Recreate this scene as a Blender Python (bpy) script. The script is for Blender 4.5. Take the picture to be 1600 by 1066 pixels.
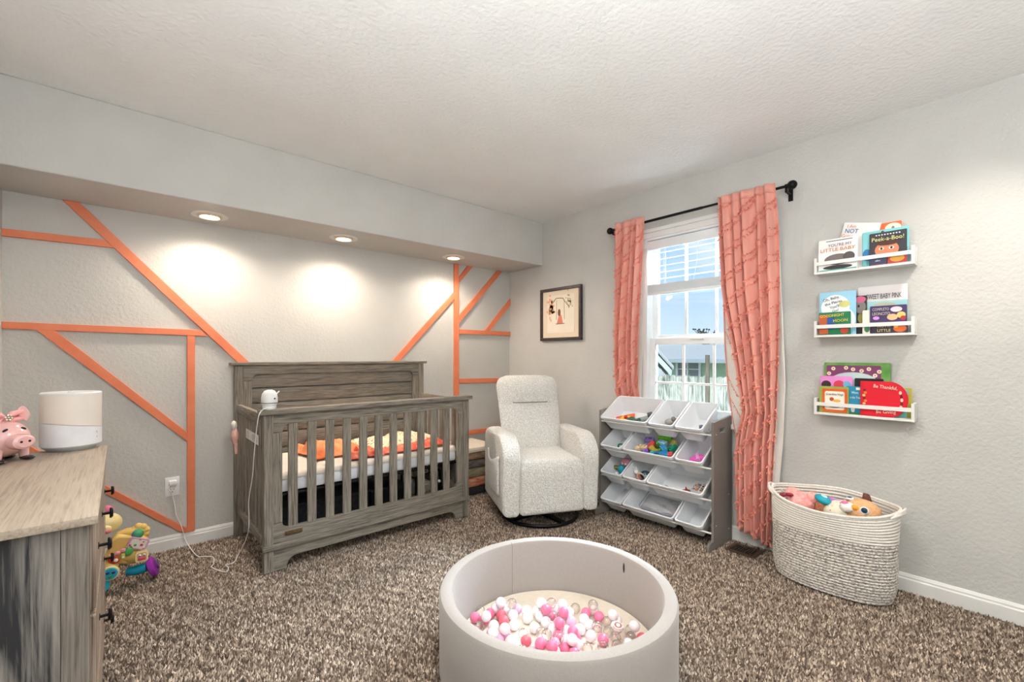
import bpy, bmesh, math, random
import numpy as np
from mathutils import Vector, Matrix, Euler
random.seed(7); np.random.seed(7)
PI = math.pi
for o in list(bpy.data.objects): bpy.data.objects.remove(o, do_unlink=True)
SC = bpy.context.scene
COL = SC.collection
# ------------------------------------------------------------------ camera, world, lights, exposure
XE, YB, YS, ZS, ZC, XW, YF = 3.01, 3.462, 2.98, 2.038, 2.44, -0.455, -1.7   # wall planes
cd = bpy.data.cameras.new('camera'); cam = bpy.data.objects.new('camera', cd); COL.objects.link(cam)
cd.sensor_width = 36; cd.lens = 697 / 1600 * 36; cd.shift_y = 23 / 1600
cd.clip_start = 0.02; cd.clip_end = 300
cam.location = (0, 0, 1.186); cam.rotation_euler = (PI / 2, 0, -math.radians(41.331))
SC.camera = cam
SC.view_settings.view_transform = 'Standard'; SC.view_settings.look = 'None'
SC.view_settings.exposure = 0.3; SC.view_settings.gamma = 1.0
SC.view_settings.use_curve_mapping = False

W = bpy.data.worlds.new('sky'); SC.world = W; W.use_nodes = True
nt = W.node_tree; nt.nodes.clear()
def N(nt, t, **k):
    n = nt.nodes.new(t)
    for a, b in k.items(): setattr(n, a, b)
    return n
wo = N(nt, 'ShaderNodeOutputWorld'); bg = N(nt, 'ShaderNodeBackground')
tc = N(nt, 'ShaderNodeTexCoord'); sep = N(nt, 'ShaderNodeSeparateXYZ')
mp = N(nt, 'ShaderNodeMapping'); mp.inputs['Scale'].default_value = (1.6, 1.6, 5.0)
nz = N(nt, 'ShaderNodeTexNoise'); nz.inputs['Scale'].default_value = 2.1; nz.inputs['Detail'].default_value = 7; nz.inputs['Distortion'].default_value = .5
rp = N(nt, 'ShaderNodeValToRGB'); rp.color_ramp.elements[0].position = .46; rp.color_ramp.elements[1].position = .68
gr = N(nt, 'ShaderNodeValToRGB')
gr.color_ramp.elements[0].color = (.70, .82, .97, 1); gr.color_ramp.elements[0].position = 0
gr.color_ramp.elements[1].color = (.34, .54, .93, 1); gr.color_ramp.elements[1].position = .75
e = gr.color_ramp.elements.new(.15); e.color = (.44, .64, .96, 1)
mx = N(nt, 'ShaderNodeMix', data_type='RGBA'); mx.inputs[7].default_value = (.93, .95, 1, 1)
L = nt.links.new
L(tc.outputs['Generated'], sep.inputs[0]); L(sep.outputs['Z'], gr.inputs[0])
L(tc.outputs['Generated'], mp.inputs[0]); L(mp.outputs[0], nz.inputs['Vector']); L(nz.outputs['Fac'], rp.inputs[0])
L(rp.outputs['Color'], mx.inputs[0]); L(gr.outputs[0], mx.inputs[6]); L(mx.outputs[2], bg.inputs['Color'])
bg.inputs['Strength'].default_value = 1.0; L(bg.outputs[0], wo.inputs[0])

def lamp(name, kind, loc, energy, color, rot=(0, 0, 0), **k):
    d = bpy.data.lights.new(name, kind); d.energy = energy; d.color = color
    for a, b in k.items(): setattr(d, a, b)
    o = bpy.data.objects.new(name, d); COL.objects.link(o); o.location = loc; o.rotation_euler = rot
    return o
# soft daylight falling down through the window (hazy sun high over the neighbour's roof)
sd = Vector((-.72, .12, -.60))
lamp('hazy_daylight', 'SUN', (8, 0, 8), 3.2, (.74, .87, 1.0), sd.to_track_quat('-Z', 'Y').to_euler(), angle=math.radians(50))
# ceiling downlight near the window wall, out of frame: throws the shadows of the book ledges
lamp('downlight_by_ledges', 'SPOT', (2.48, -.10, 2.425), 46, (1.0, .93, .82), Vector((.05, .22, -1)).to_track_quat('-Z', 'Y').to_euler(), spot_size=math.radians(112), spot_blend=1.0, shadow_soft_size=.03)
# unseen fill lamps, added to brighten the room and the window light
lamp('ceiling_fill_uplight', 'AREA', (-.20, -.50, 1.15), 112, (.92, .965, 1.0), (PI, 0, 0), shape='DISK', size=1.6)  # added up-facing fill behind the camera, lifts the ceiling
lamp('overhead_fill', 'AREA', (.8, .8, 2.40), 20, (1.0, .96, .91), (0, 0, 0), shape='DISK', size=.35)  # added overhead fill, out of view, brightens the chair and far walls
lamp('rear_fill', 'AREA', (-.30, -.9, 1.6), 5, (.84, .93, 1.0), Vector((.7, 1.5, .3)).to_track_quat('-Z', 'Y').to_euler(), shape='DISK', size=.8)  # added cool fill from behind the camera, no doorway there
lamp('window_sky_boost', 'AREA', (4.3, 1.5, 3.4), 3600, (.72, .86, 1.0), Vector((-2.1, 0, -3.1)).to_track_quat('-Z', 'Y').to_euler(), shape='RECTANGLE', size=1.8, size_y=1.4)  # added panel outside, out of view, strengthens the sky light coming in
SPOTS = [(.410, 3.245), (1.215, 3.225), (2.165, 3.225)]
for i, (x, y) in enumerate(SPOTS):
    lamp('soffit_lamp', 'SPOT', (x, y + .02, ZS - .012), 41, (1.0, .86, .72), (math.radians(-17), 0, 0), spot_size=math.radians(172), spot_blend=.8, shadow_soft_size=.055)

# ------------------------------------------------------------------ materials
def srgb(r, g, b):
    f = lambda c: (c / 255 / 12.92) if c / 255 <= .04045 else ((c / 255 + .055) / 1.055) ** 2.4
    return (f(r), f(g), f(b), 1)
MATS = {}
def mat(name, c1, c2=None, rough=.6, scale=20, stretch=(1, 1, 1), bump=0, bscale=None, bdist=.002, kind='noise',
        spec=.4, metal=0, emit=0, trans=0, lo=.35, hi=.65, detail=4, sheen=0, coat=0, sss=0, alpha=1):
    if name in MATS: return MATS[name]
    m = bpy.data.materials.new(name); m.use_nodes = True; MATS[name] = m
    t = m.node_tree; b = t.nodes['Principled BSDF']
    b.inputs['Roughness'].default_value = rough; b.inputs['Specular IOR Level'].default_value = spec
    b.inputs['Metallic'].default_value = metal
    if trans: b.inputs['Transmission Weight'].default_value = trans
    if sheen: b.inputs['Sheen Weight'].default_value = sheen
    if coat: b.inputs['Coat Weight'].default_value = coat
    if alpha < 1: b.inputs['Alpha'].default_value = alpha
    if sss:
        b.inputs['Subsurface Weight'].default_value = sss; b.inputs['Subsurface Scale'].default_value = .01
    tc = N(t, 'ShaderNodeTexCoord'); mp = N(t, 'ShaderNodeMapping'); mp.inputs['Scale'].default_value = stretch
    t.links.new(tc.outputs['Object'], mp.inputs[0])
    def tex(sc, det):
        if kind == 'voronoi':
            n = N(t, 'ShaderNodeTexVoronoi'); n.inputs['Scale'].default_value = sc
            t.links.new(mp.outputs[0], n.inputs['Vector']); return n, n.outputs['Distance']
        n = N(t, 'ShaderNodeTexNoise'); n.inputs['Scale'].default_value = sc; n.inputs['Detail'].default_value = det
        t.links.new(mp.outputs[0], n.inputs['Vector']); return n, n.outputs['Fac']
    c2 = c2 or tuple(min(1, x * 1.06) for x in c1[:3]) + (1,)
    n, fac = tex(scale, detail)
    r = N(t, 'ShaderNodeValToRGB'); r.color_ramp.elements[0].color = c1; r.color_ramp.elements[1].color = c2
    r.color_ramp.elements[0].position = lo; r.color_ramp.elements[1].position = hi
    t.links.new(fac, r.inputs[0]); t.links.new(r.outputs[0], b.inputs['Base Color'])
    if emit:
        b.inputs['Emission Color'].default_value = c1; b.inputs['Emission Strength'].default_value = emit
    if bump:
        n2, f2 = tex(bscale or scale, 3)
        bp = N(t, 'ShaderNodeBump'); bp.inputs['Strength'].default_value = bump; bp.inputs['Distance'].default_value = bdist
        t.links.new(f2, bp.inputs['Height']); t.links.new(bp.outputs[0], b.inputs['Normal'])
    return m
def flat(name, c, rough=.5, **k): return mat(name, c, c, rough, **k)

m_wall = mat('wall_paint', srgb(197, 195, 190), srgb(202, 200, 195), .72, 3, bump=.5, bscale=66, bdist=.006, detail=2, spec=.3)
m_ceil = mat('ceiling_paint', srgb(241, 240, 237), srgb(245, 244, 241), .6, 3, bump=.7, bscale=48, bdist=.006, detail=2, spec=.4)
m_white = mat('white_trim_paint', srgb(226, 224, 219), srgb(232, 230, 226), .38, 6)
m_vinyl = mat('white_vinyl', srgb(232, 233, 233), srgb(238, 239, 239), .35, 6)
m_orange = mat('orange_trim_paint', srgb(222, 124, 86), srgb(230, 134, 96), .5, 9)
m_carpetbase = mat('carpet_backing', srgb(70, 60, 52), srgb(96, 84, 74), .95, 90, bump=.8, bdist=.004)
# carpet yarn: colour per tuft
m_carpet = bpy.data.materials.new('carpet_yarn'); m_carpet.use_nodes = True
_t = m_carpet.node_tree; _b = _t.nodes['Principled BSDF']; _b.inputs['Roughness'].default_value = .92; _b.inputs['Specular IOR Level'].default_value = .15
_a = N(_t, 'ShaderNodeAttribute', attribute_name='tone'); _r = N(_t, 'ShaderNodeValToRGB')
_r.color_ramp.elements[0].color = srgb(66, 54, 46); _r.color_ramp.elements[1].color = srgb(228, 210, 192)
_e = _r.color_ramp.elements.new(.35); _e.color = srgb(118, 102, 89)
_e = _r.color_ramp.elements.new(.7); _e.color = srgb(172, 155, 139)
_t.links.new(_a.outputs['Fac'], _r.inputs[0]); _t.links.new(_r.outputs[0], _b.inputs['Base Color'])

def wood(name, dark, mid, light, axis, rough=.55, sc=1.0, patch=.35):
    """weathered wood, grain along axis ('x','y','z')"""
    m = bpy.data.materials.new(name); m.use_nodes = True; t = m.node_tree; b = t.nodes['Principled BSDF']
    b.inputs['Roughness'].default_value = rough; b.inputs['Specular IOR Level'].default_value = .3
    tc = N(t, 'ShaderNodeTexCoord'); mp = N(t, 'ShaderNodeMapping')
    s = [60 * sc] * 3; s['xyz'.index(axis)] = 2.0 * sc; mp.inputs['Scale'].default_value = s
    n = N(t, 'ShaderNodeTexNoise'); n.inputs['Scale'].default_value = 2.4; n.inputs['Detail'].default_value = 7; n.inputs['Roughness'].default_value = .62; n.inputs['Distortion'].default_value = .5
    mp2 = N(t, 'ShaderNodeMapping'); s2 = [7 * sc] * 3; s2['xyz'.index(axis)] = 1.7 * sc; mp2.inputs['Scale'].default_value = s2
    n2 = N(t, 'ShaderNodeTexNoise'); n2.inputs['Scale'].default_value = 1.3; n2.inputs['Detail'].default_value = 5; n2.inputs['Distortion'].default_value = 1.2
    r = N(t, 'ShaderNodeValToRGB'); r.color_ramp.elements[0].position = .33; r.color_ramp.elements[0].color = dark
    r.color_ramp.elements[1].position = .68; r.color_ramp.elements[1].color = light
    e = r.color_ramp.elements.new(.48); e.color = mid
    mixf = N(t, 'ShaderNodeMath', operation='MULTIPLY_ADD'); mixf.inputs[1].default_value = patch; 
    t.links.new(tc.outputs['Object'], mp.inputs[0]); t.links.new(mp.outputs[0], n.inputs['Vector'])
    t.links.new(tc.outputs['Object'], mp2.inputs[0]); t.links.new(mp2.outputs[0], n2.inputs['Vector'])
    sb = N(t, 'ShaderNodeMath', operation='SUBTRACT'); sb.inputs[1].default_value = .5
    t.links.new(n2.outputs['Fac'], sb.inputs[0]); t.links.new(sb.outputs[0], mixf.inputs[0]); t.links.new(n.outputs['Fac'], mixf.inputs[2])
    t.links.new(mixf.outputs[0], r.inputs[0]); t.links.new(r.outputs[0], b.inputs['Base Color'])
    bp = N(t, 'ShaderNodeBump'); bp.inputs['Strength'].default_value = .35; bp.inputs['Distance'].default_value = .0015
    t.links.new(n.outputs['Fac'], bp.inputs['Height']); t.links.new(bp.outputs[0], b.inputs['Normal'])
    return m
CW = (srgb(82, 76, 68), srgb(126, 119, 108), srgb(156, 148, 136))
m_cx = wood('crib_wood_lengthways', *CW, 'x', sc=1.5, patch=.22); m_cy = wood('crib_wood_sideways', *CW, 'y', sc=1.5, patch=.22); m_cz = wood('crib_wood_upright', *CW, 'z', sc=1.5, patch=.22)
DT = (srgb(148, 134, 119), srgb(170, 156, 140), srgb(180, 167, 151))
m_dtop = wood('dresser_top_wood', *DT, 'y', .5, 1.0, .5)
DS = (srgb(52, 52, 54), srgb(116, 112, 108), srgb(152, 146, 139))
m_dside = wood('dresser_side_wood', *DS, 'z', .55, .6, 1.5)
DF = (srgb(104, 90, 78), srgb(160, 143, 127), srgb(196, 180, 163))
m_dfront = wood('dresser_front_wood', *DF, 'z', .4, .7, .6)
m_black = flat('black_metal', srgb(24, 23, 24), .4, metal=.6)
m_dark = mat('dark_fabric', srgb(34, 33, 36), srgb(48, 46, 48), .9, 60)
m_greypanel = mat('grey_painted_board', srgb(120, 114, 109), srgb(127, 121, 116), .5, 5)
m_bin = mat('white_bin_plastic', srgb(226, 228, 231), srgb(231, 233, 236), .32, 4, spec=.5)
m_boucle = mat('boucle_fabric', srgb(214, 210, 203), srgb(244, 242, 237), .95, 150, bump=1.0, bscale=115, bdist=.012, kind='noise', sheen=.2, lo=.4, hi=.6, spec=.1)
m_curt = mat('coral_curtain_cloth', srgb(224, 152, 138), srgb(234, 164, 148), .9, 7, stretch=(3, 3, .4), bump=.3, bscale=300, bdist=.0015, sheen=.2)
m_fringe = mat('coral_fringe', srgb(222, 128, 112), srgb(238, 156, 138), .95, 90)
m_liner = mat('white_lining_cloth', srgb(226, 222, 214), srgb(232, 229, 222), .9, 9)
m_pit = mat('grey_velvet', srgb(162, 155, 149), srgb(168, 161, 155), .85, 200, bump=.15, bscale=600, bdist=.001, sheen=.35)
m_pad = mat('cream_pad', srgb(220, 208, 192), srgb(226, 214, 198), .8, 40)
m_sheet = mat('cream_sheet', srgb(232, 220, 206), srgb(238, 227, 214), .85, 8)
m_mattside = mat('white_mattress_cloth', srgb(222, 224, 230), srgb(232, 234, 238), .8, 12)
# glass: clear with a glancing reflection
m_glass = bpy.data.materials.new('window_glass'); m_glass.use_nodes = True
_t = m_glass.node_tree; _t.nodes.clear(); _o = N(_t, 'ShaderNodeOutputMaterial'); _m = N(_t, 'ShaderNodeMixShader')
_tr = N(_t, 'ShaderNodeBsdfTransparent'); _tr.inputs[0].default_value = (.96, .98, .97, 1); _g = N(_t, 'ShaderNodeBsdfGlossy'); _g.inputs['Roughness'].default_value = .02
_f = N(_t, 'ShaderNodeFresnel'); _f.inputs[0].default_value = 1.35
_t.links.new(_f.outputs[0], _m.inputs[0]); _t.links.new(_tr.outputs[0], _m.inputs[1]); _t.links.new(_g.outputs[0], _m.inputs[2]); _t.links.new(_m.outputs[0], _o.inputs[0])
# clear ball plastic
m_clear = bpy.data.materials.new('clear_ball_plastic'); m_clear.use_nodes = True
_t = m_clear.node_tree; _t.nodes.clear(); _o = N(_t, 'ShaderNodeOutputMaterial'); _m = N(_t, 'ShaderNodeMixShader')
_tr = N(_t, 'ShaderNodeBsdfTransparent'); _tr.inputs[0].default_value = (.97, .95, .94, 1); _g = N(_t, 'ShaderNodeBsdfGlossy'); _g.inputs['Roughness'].default_value = .06
_f = N(_t, 'ShaderNodeLayerWeight'); _f.inputs[0].default_value = .42
_t.links.new(_f.outputs['Facing'], _m.inputs[0]); _t.links.new(_tr.outputs[0], _m.inputs[1]); _t.links.new(_g.outputs[0], _m.inputs[2]); _t.links.new(_m.outputs[0], _o.inputs[0])
# floral cotton
def speckle(name, base, cols, scale, thr=.28, edge=.02):
    m = bpy.data.materials.new(name); m.use_nodes = True; t = m.node_tree; b = t.nodes['Principled BSDF']; b.inputs['Roughness'].default_value = .9
    tc = N(t, 'ShaderNodeTexCoord'); v = N(t, 'ShaderNodeTexVoronoi'); v.inputs['Scale'].default_value = scale
    t.links.new(tc.outputs['Object'], v.inputs['Vector'])
    lt = N(t, 'ShaderNodeMath', operation='LESS_THAN'); lt.inputs[1].default_value = thr; t.links.new(v.outputs['Distance'], lt.inputs[0])
    s = N(t, 'ShaderNodeSeparateColor'); t.links.new(v.outputs['Color'], s.inputs[0])
    r = N(t, 'ShaderNodeValToRGB'); r.color_ramp.interpolation = 'CONSTANT'
    r.color_ramp.elements[0].color = cols[0]; r.color_ramp.elements[0].position = 0
    r.color_ramp.elements[1].color = cols[1]; r.color_ramp.elements[1].position = 1 / len(cols)
    for i, c in enumerate(cols[2:]): e = r.color_ramp.elements.new((i + 2) / len(cols)); e.color = c
    t.links.new(s.outputs[0], r.inputs[0])
    mx = N(t, 'ShaderNodeMix', data_type='RGBA'); mx.inputs[6].default_value = base
    t.links.new(lt.outputs[0], mx.inputs[0]); t.links.new(r.outputs[0], mx.inputs[7]); t.links.new(mx.outputs[2], b.inputs['Base Color'])
    return m
m_floral = speckle('floral_cotton', srgb(246, 232, 205), [srgb(120, 130, 70), srgb(232, 150, 60), srgb(225, 90, 70), srgb(240, 196, 120)], 46, .36)
m_muslin = mat('orange_muslin', srgb(238, 130, 78), srgb(250, 172, 124), .9, 14, bump=.3, bscale=60)
m_coralbind = mat('coral_floral_binding', srgb(228, 96, 82), srgb(246, 150, 116), .9, 26)

# ------------------------------------------------------------------ mesh helpers
class MB:
    def __init__(s): s.b = bmesh.new(); s.mi = 0
    def _f(s, vs):
        try: f = s.b.faces.new(vs); f.material_index = s.mi; return f
        except ValueError: return None
    def box(s, a, b, bev=0, mtx=None):
        x0, y0, z0 = a; x1, y1, z1 = b
        if x0 > x1: x0, x1 = x1, x0
        if y0 > y1: y0, y1 = y1, y0
        if z0 > z1: z0, z1 = z1, z0
        v = [s.b.verts.new(p) for p in [(x0, y0, z0), (x1, y0, z0), (x1, y1, z0), (x0, y1, z0), (x0, y0, z1), (x1, y0, z1), (x1, y1, z1), (x0, y1, z1)]]
        fs = [s._f([v[i] for i in q]) for q in [(0, 3, 2, 1), (4, 5, 6, 7), (0, 1, 5, 4), (1, 2, 6, 5), (2, 3, 7, 6), (3, 0, 4, 7)]]
        if bev:
            es = list({e for f in fs for e in f.edges})
            r = bmesh.ops.bevel(s.b, geom=es, offset=bev, segments=2, profile=.5, affect='EDGES')
            for f in r['faces']: f.material_index = s.mi
            v = list({q for f in r['faces'] for q in f.verts} | {q for q in v if q.is_valid})
        if mtx is not None: bmesh.ops.transform(s.b, matrix=mtx, verts=[q for q in v if q.is_valid])
        return s
    def cyl(s, p, q, r, r2=None, n=16, cap=True):
        p, q = Vector(p), Vector(q); r2 = r if r2 is None else r2
        d = (q - p).normalized(); a = d.orthogonal().normalized(); b = d.cross(a)
        A = [s.b.verts.new(p + (a * math.cos(2 * PI * i / n) + b * math.sin(2 * PI * i / n)) * r) for i in range(n)]
        B = [s.b.verts.new(q + (a * math.cos(2 * PI * i / n) + b * math.sin(2 * PI * i / n)) * r2) for i in range(n)]
        for i in range(n): s._f([A[i], A[(i + 1) % n], B[(i + 1) % n], B[i]])
        if cap: s._f(A[::-1]); s._f(B)
        return s
    def tube(s, pts, r, n=8, closed=False):
        pts = [Vector(p) for p in pts]; rings = []; m = len(pts); up = None
        for i, p in enumerate(pts):
            if closed: d = (pts[(i + 1) % m] - pts[i - 1]).normalized()
            else: d = (pts[min(i + 1, m - 1)] - pts[max(i - 1, 0)]).normalized()
            a = d.orthogonal().normalized() if up is None else (up - d * up.dot(d)).normalized()
            up = a; b = d.cross(a); rr = r[i] if isinstance(r, (list, tuple)) else r
            rings.append([s.b.verts.new(p + (a * math.cos(2 * PI * k / n) + b * math.sin(2 * PI * k / n)) * rr) for k in range(n)])
        for i in range(m if closed else m - 1):
            A, B = rings[i], rings[(i + 1) % m]
            for k in range(n): s._f([A[k], A[(k + 1) % n], B[(k + 1) % n], B[k]])
        if not closed: s._f(rings[0][::-1]); s._f(rings[-1])
        return s
    def lathe(s, prof, c=(0, 0, 0), n=32, sx=1, sy=1, closed=False):
        rings = []
        for r, z in prof:
            if r < 1e-6: rings.append([s.b.verts.new((c[0], c[1], c[2] + z))])
            else: rings.append([s.b.verts.new((c[0] + r * sx * math.cos(2 * PI * k / n), c[1] + r * sy * math.sin(2 * PI * k / n), c[2] + z)) for k in range(n)])
        m = len(rings)
        for i in range(m if closed else m - 1):
            A, B = rings[i], rings[(i + 1) % m]
            for k in range(n):
                k2 = (k + 1) % n
                if len(A) == 1 and len(B) == 1: continue
                if len(A) == 1: s._f([A[0], B[k2], B[k]])
                elif len(B) == 1: s._f([A[k], A[k2], B[0]])
                else: s._f([A[k], A[k2], B[k2], B[k]])
        return s
    def sph(s, c, r, n=16, m=10, rot=None):
        r = (r, r, r) if isinstance(r, (int, float)) else r
        R = Euler(rot).to_matrix() if rot else Matrix.Identity(3)
        c = Vector(c); P = lambda a, b: c + R @ Vector((r[0] * math.sin(b) * math.cos(a), r[1] * math.sin(b) * math.sin(a), r[2] * math.cos(b)))
        top = s.b.verts.new(P(0, 0)); bot = s.b.verts.new(P(0, PI))
        rg = [[s.b.verts.new(P(2 * PI * k / n, PI * j / m)) for k in range(n)] for j in range(1, m)]
        for k in range(n): s._f([top, rg[0][k], rg[0][(k + 1) % n]]); s._f([bot, rg[-1][(k + 1) % n], rg[-1][k]])
        for j in range(m - 2):
            for k in range(n): s._f([rg[j][k], rg[j + 1][k], rg[j + 1][(k + 1) % n], rg[j][(k + 1) % n]])
        return s
    def prism(s, pts, w0, w1, plane='xz'):
        """outline pts in the plane, extruded along the third axis w0..w1"""
        def P(p, w):
            return {'xz': (p[0], w, p[1]), 'yz': (w, p[0], p[1]), 'xy': (p[0], p[1], w)}[plane]
        A = [s.b.verts.new(P(p, w0)) for p in pts]; B = [s.b.verts.new(P(p, w1)) for p in pts]; n = len(pts)
        s._f(A); s._f(B[::-1])
        for i in range(n): s._f([A[i], B[i], B[(i + 1) % n], A[(i + 1) % n]])
        return s
    def grid(s, nx, ny, fn):
        v = [[s.b.verts.new(fn(i / (nx - 1), j / (ny - 1))) for j in range(ny)] for i in range(nx)]
        for i in range(nx - 1):
            for j in range(ny - 1): s._f([v[i][j], v[i + 1][j], v[i + 1][j + 1], v[i][j + 1]])
        return s
    def obj(s, name, mats, parent=None, smooth=True, bev=0, sub=0, solid=0, loc=None, rot=None, ang=.6):
        bm = s.b; bmesh.ops.recalc_face_normals(bm, faces=bm.faces)
        if smooth:
            for f in bm.faces: f.smooth = True
            for e in bm.edges:
                if len(e.link_faces) == 2 and e.calc_face_angle(0) > ang: e.smooth = False
        me = bpy.data.meshes.new(name); bm.to_mesh(me); bm.free()
        for m in (mats if isinstance(mats, (list, tuple)) else [mats]): me.materials.append(m)
        o = bpy.data.objects.new(name, me); COL.objects.link(o)
        if parent: o.parent = parent
        if loc is not None: o.location = loc
        if rot is not None: o.rotation_euler = rot
        if solid: md = o.modifiers.new('thick', 'SOLIDIFY'); md.thickness = solid; md.offset = 0
        if bev: md = o.modifiers.new('bevel', 'BEVEL'); md.width = bev; md.segments = 2; md.limit_method = 'ANGLE'; md.angle_limit = .7
        if sub: md = o.modifiers.new('sub', 'SUBSURF'); md.levels = sub; md.render_levels = sub
        return o
def tag(o, label, cat, group=None):
    o['label'] = label; o['category'] = cat
    if group: o['group'] = group
    return o
def thing(name, label, cat, loc=(0, 0, 0), rot=(0, 0, 0), group=None):
    o = bpy.data.objects.new(name, None); COL.objects.link(o); o.empty_display_size = .05
    o.location = loc; o.rotation_euler = rot
    return tag(o, label, cat, group)
def struct(o): o['kind'] = 'structure'; return o
def stuff(o): o['kind'] = 'stuff'; return o
def copy_tree(root, loc, rot=None, label=None):
    c = root.copy(); COL.objects.link(c); c.location = loc
    if rot is not None: c.rotation_euler = rot
    if label: c['label'] = label
    for ch in list(root.children):
        d = ch.copy(); COL.objects.link(d); d.parent = c
        for g in list(ch.children):
            h = g.copy(); COL.objects.link(h); h.parent = d
    return c
FACE = (0, 0, -PI / 2)      # local frame for things on the window wall: x to the right along it, -y into the room
def text(name, s, size, m, parent, x, z, y, align='CENTER', ext=.0004, roll=0, sx=1, width=None):
    cu = bpy.data.curves.new(name, 'FONT'); cu.body = s; cu.size = size; cu.align_x = align; cu.align_y = 'CENTER'; cu.extrude = ext; cu.resolution_u = 2
    t = bpy.data.objects.new('tmp', cu); COL.objects.link(t); bpy.context.view_layer.update()
    me = bpy.data.meshes.new_from_object(t.evaluated_get(bpy.context.evaluated_depsgraph_get()))
    bpy.data.objects.remove(t, do_unlink=True)
    if width:
        xs = [v.co.x for v in me.vertices]
        if xs: sx = width / max(1e-4, max(xs) - min(xs))
    M = Matrix.Translation((x, y, z)) @ Matrix.Rotation(roll, 4, 'Y') @ Matrix.Rotation(PI / 2, 4, 'X') @ Matrix.Diagonal((sx, 1, 1, 1))
    me.transform(M); me.materials.clear(); me.materials.append(m)
    o = bpy.data.objects.new(name, me); COL.objects.link(o); o.parent = parent
    return o
def rrect(x0, z0, x1, z1, r, n=5):
    P = []
    for cx, cz, a in ((x1 - r, z1 - r, 0), (x0 + r, z1 - r, PI / 2), (x0 + r, z0 + r, PI), (x1 - r, z0 + r, 1.5 * PI)):
        for i in range(n + 1): P.append((cx + r * math.cos(a + PI / 2 * i / n), cz + r * math.sin(a + PI / 2 * i / n)))
    return P

# ------------------------------------------------------------------ room shell
WY0, WY1, WZ0, WZ1 = 1.095, 1.888, .74, 2.075          # window opening
FZ = -.012
m = MB(); m.box((XW - .1, YF - .1, FZ - .08), (XE + .15, YB + .1, FZ)); struct(m.obj('floor', m_carpetbase, smooth=False))
m = MB(); m.box((XW - .1, YF - .1, ZC), (XE + .15, YB + .1, ZC + .08)); struct(m.obj('ceiling', m_ceil, smooth=False))
m = MB(); m.box((XW - .1, YB, FZ), (XE + .15, YB + .1, ZC)); struct(m.obj('wall_back', m_wall, smooth=False))
m = MB(); m.box((XW - .1, YF - .1, FZ), (XW, YB, ZC)); struct(m.obj('wall_left', m_wall, smooth=False))
m = MB(); m.box((XW, YF - .1, FZ), (XE + .15, YF, ZC)); struct(m.obj('wall_front', m_wall, smooth=False))
m = MB()
m.box((XE, YF, FZ), (XE + .15, WY0, ZC)); m.box((XE, WY1, FZ), (XE + .15, YB, ZC))
m.box((XE, WY0, FZ), (XE + .15, WY1, WZ0)); m.box((XE, WY0, WZ1), (XE + .15, WY1, ZC))
struct(m.obj('wall_right', m_wall, smooth=False))
m = MB(); m.box((XW, YS, ZS), (XE, YB, ZC), bev=0); struct(m.obj('soffit', m_wall, smooth=False, bev=.006)).name = 'trim_1'
# carpet pile: short leaning tufts, one tone each
def carpet():
    sp = .0085
    xs = np.arange(XW + .02, XE - .02, sp); ys = np.arange(-.35, YB - .02, sp)
    X, Y = np.meshgrid(xs, ys); X = X.ravel(); Y = Y.ravel()
    dep = X * .6604 + Y * .7509; lat = X * .7509 - Y * .6604
    k = (dep > .7) & (np.abs(lat) < dep * 1.35 + .25)
    X = X[k]; Y = Y[k]; n = len(X)
    X = X + np.random.uniform(-.004, .004, n); Y = Y + np.random.uniform(-.004, .004, n)
    a = np.random.uniform(0, 2 * PI, n); r = np.random.uniform(.0045, .0068, n); h = np.random.uniform(.009, .0165, n)
    lx = np.random.normal(0, .0035, n); ly = np.random.normal(0, .0035, n)
    V = np.empty((n, 4, 3), np.float32)
    for j in range(3):
        V[:, j, 0] = X + r * np.cos(a + j * 2 * PI / 3); V[:, j, 1] = Y + r * np.sin(a + j * 2 * PI / 3); V[:, j, 2] = FZ - .001
    V[:, 3, 0] = X + lx; V[:, 3, 1] = Y + ly; V[:, 3, 2] = FZ + h
    base = (np.arange(n) * 4)[:, None]
    F = np.concatenate([base + np.array([[0, 1, 3]]), base + np.array([[1, 2, 3]]), base + np.array([[2, 0, 3]])], 1).reshape(-1)
    me = bpy.data.meshes.new('carpet_pile'); me.vertices.add(n * 4); me.vertices.foreach_set('co', V.reshape(-1))
    me.loops.add(len(F)); me.loops.foreach_set('vertex_index', F.astype(np.int32)); nf = len(F) // 3
    me.polygons.add(nf); me.polygons.foreach_set('loop_start', np.arange(0, nf * 3, 3, dtype=np.int32)); me.polygons.foreach_set('loop_total', np.full(nf, 3, np.int32))
    tone = np.clip(np.random.beta(1.7, 1.8, n) + .05 * np.sin(X * 70 + Y * 40), 0, 1)
    at = me.attributes.new('tone', 'FLOAT', 'POINT'); at.data.foreach_set('value', np.repeat(tone, 4).astype(np.float32))
    me.update(); me.validate(); me.materials.append(m_carpet)
    o = bpy.data.objects.new('carpet_pile', me); COL.objects.link(o); stuff(o)
    tag(o, 'speckled brown and beige carpet pile covering the whole floor', 'carpet')
carpet()
def baseboard(name, a, b, nrm):
    a = Vector(a); b = Vector(b); d = (b - a); nrm = Vector(nrm)
    prof = [(0, FZ), (.014, FZ), (.014, .052), (.010, .058), (.010, .066), (.004, .078), (0, .079)]
    m = MB(); A = [m.b.verts.new(a + nrm * p + Vector((0, 0, z))) for p, z in prof]; B = [m.b.verts.new(b + nrm * p + Vector((0, 0, z))) for p, z in prof]
    for i in range(len(prof)): k = (i + 1) % len(prof); m._f([A[i], A[k], B[k], B[i]])
    m._f(A); m._f(B[::-1]); struct(m.obj(name, m_white, smooth=False))
baseboard('baseboard_back', (XW, YB, 0), (XE, YB, 0), (0, -1, 0))
baseboard('baseboard_right', (XE, YF, 0), (XE, YB, 0), (-1, 0, 0))
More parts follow.
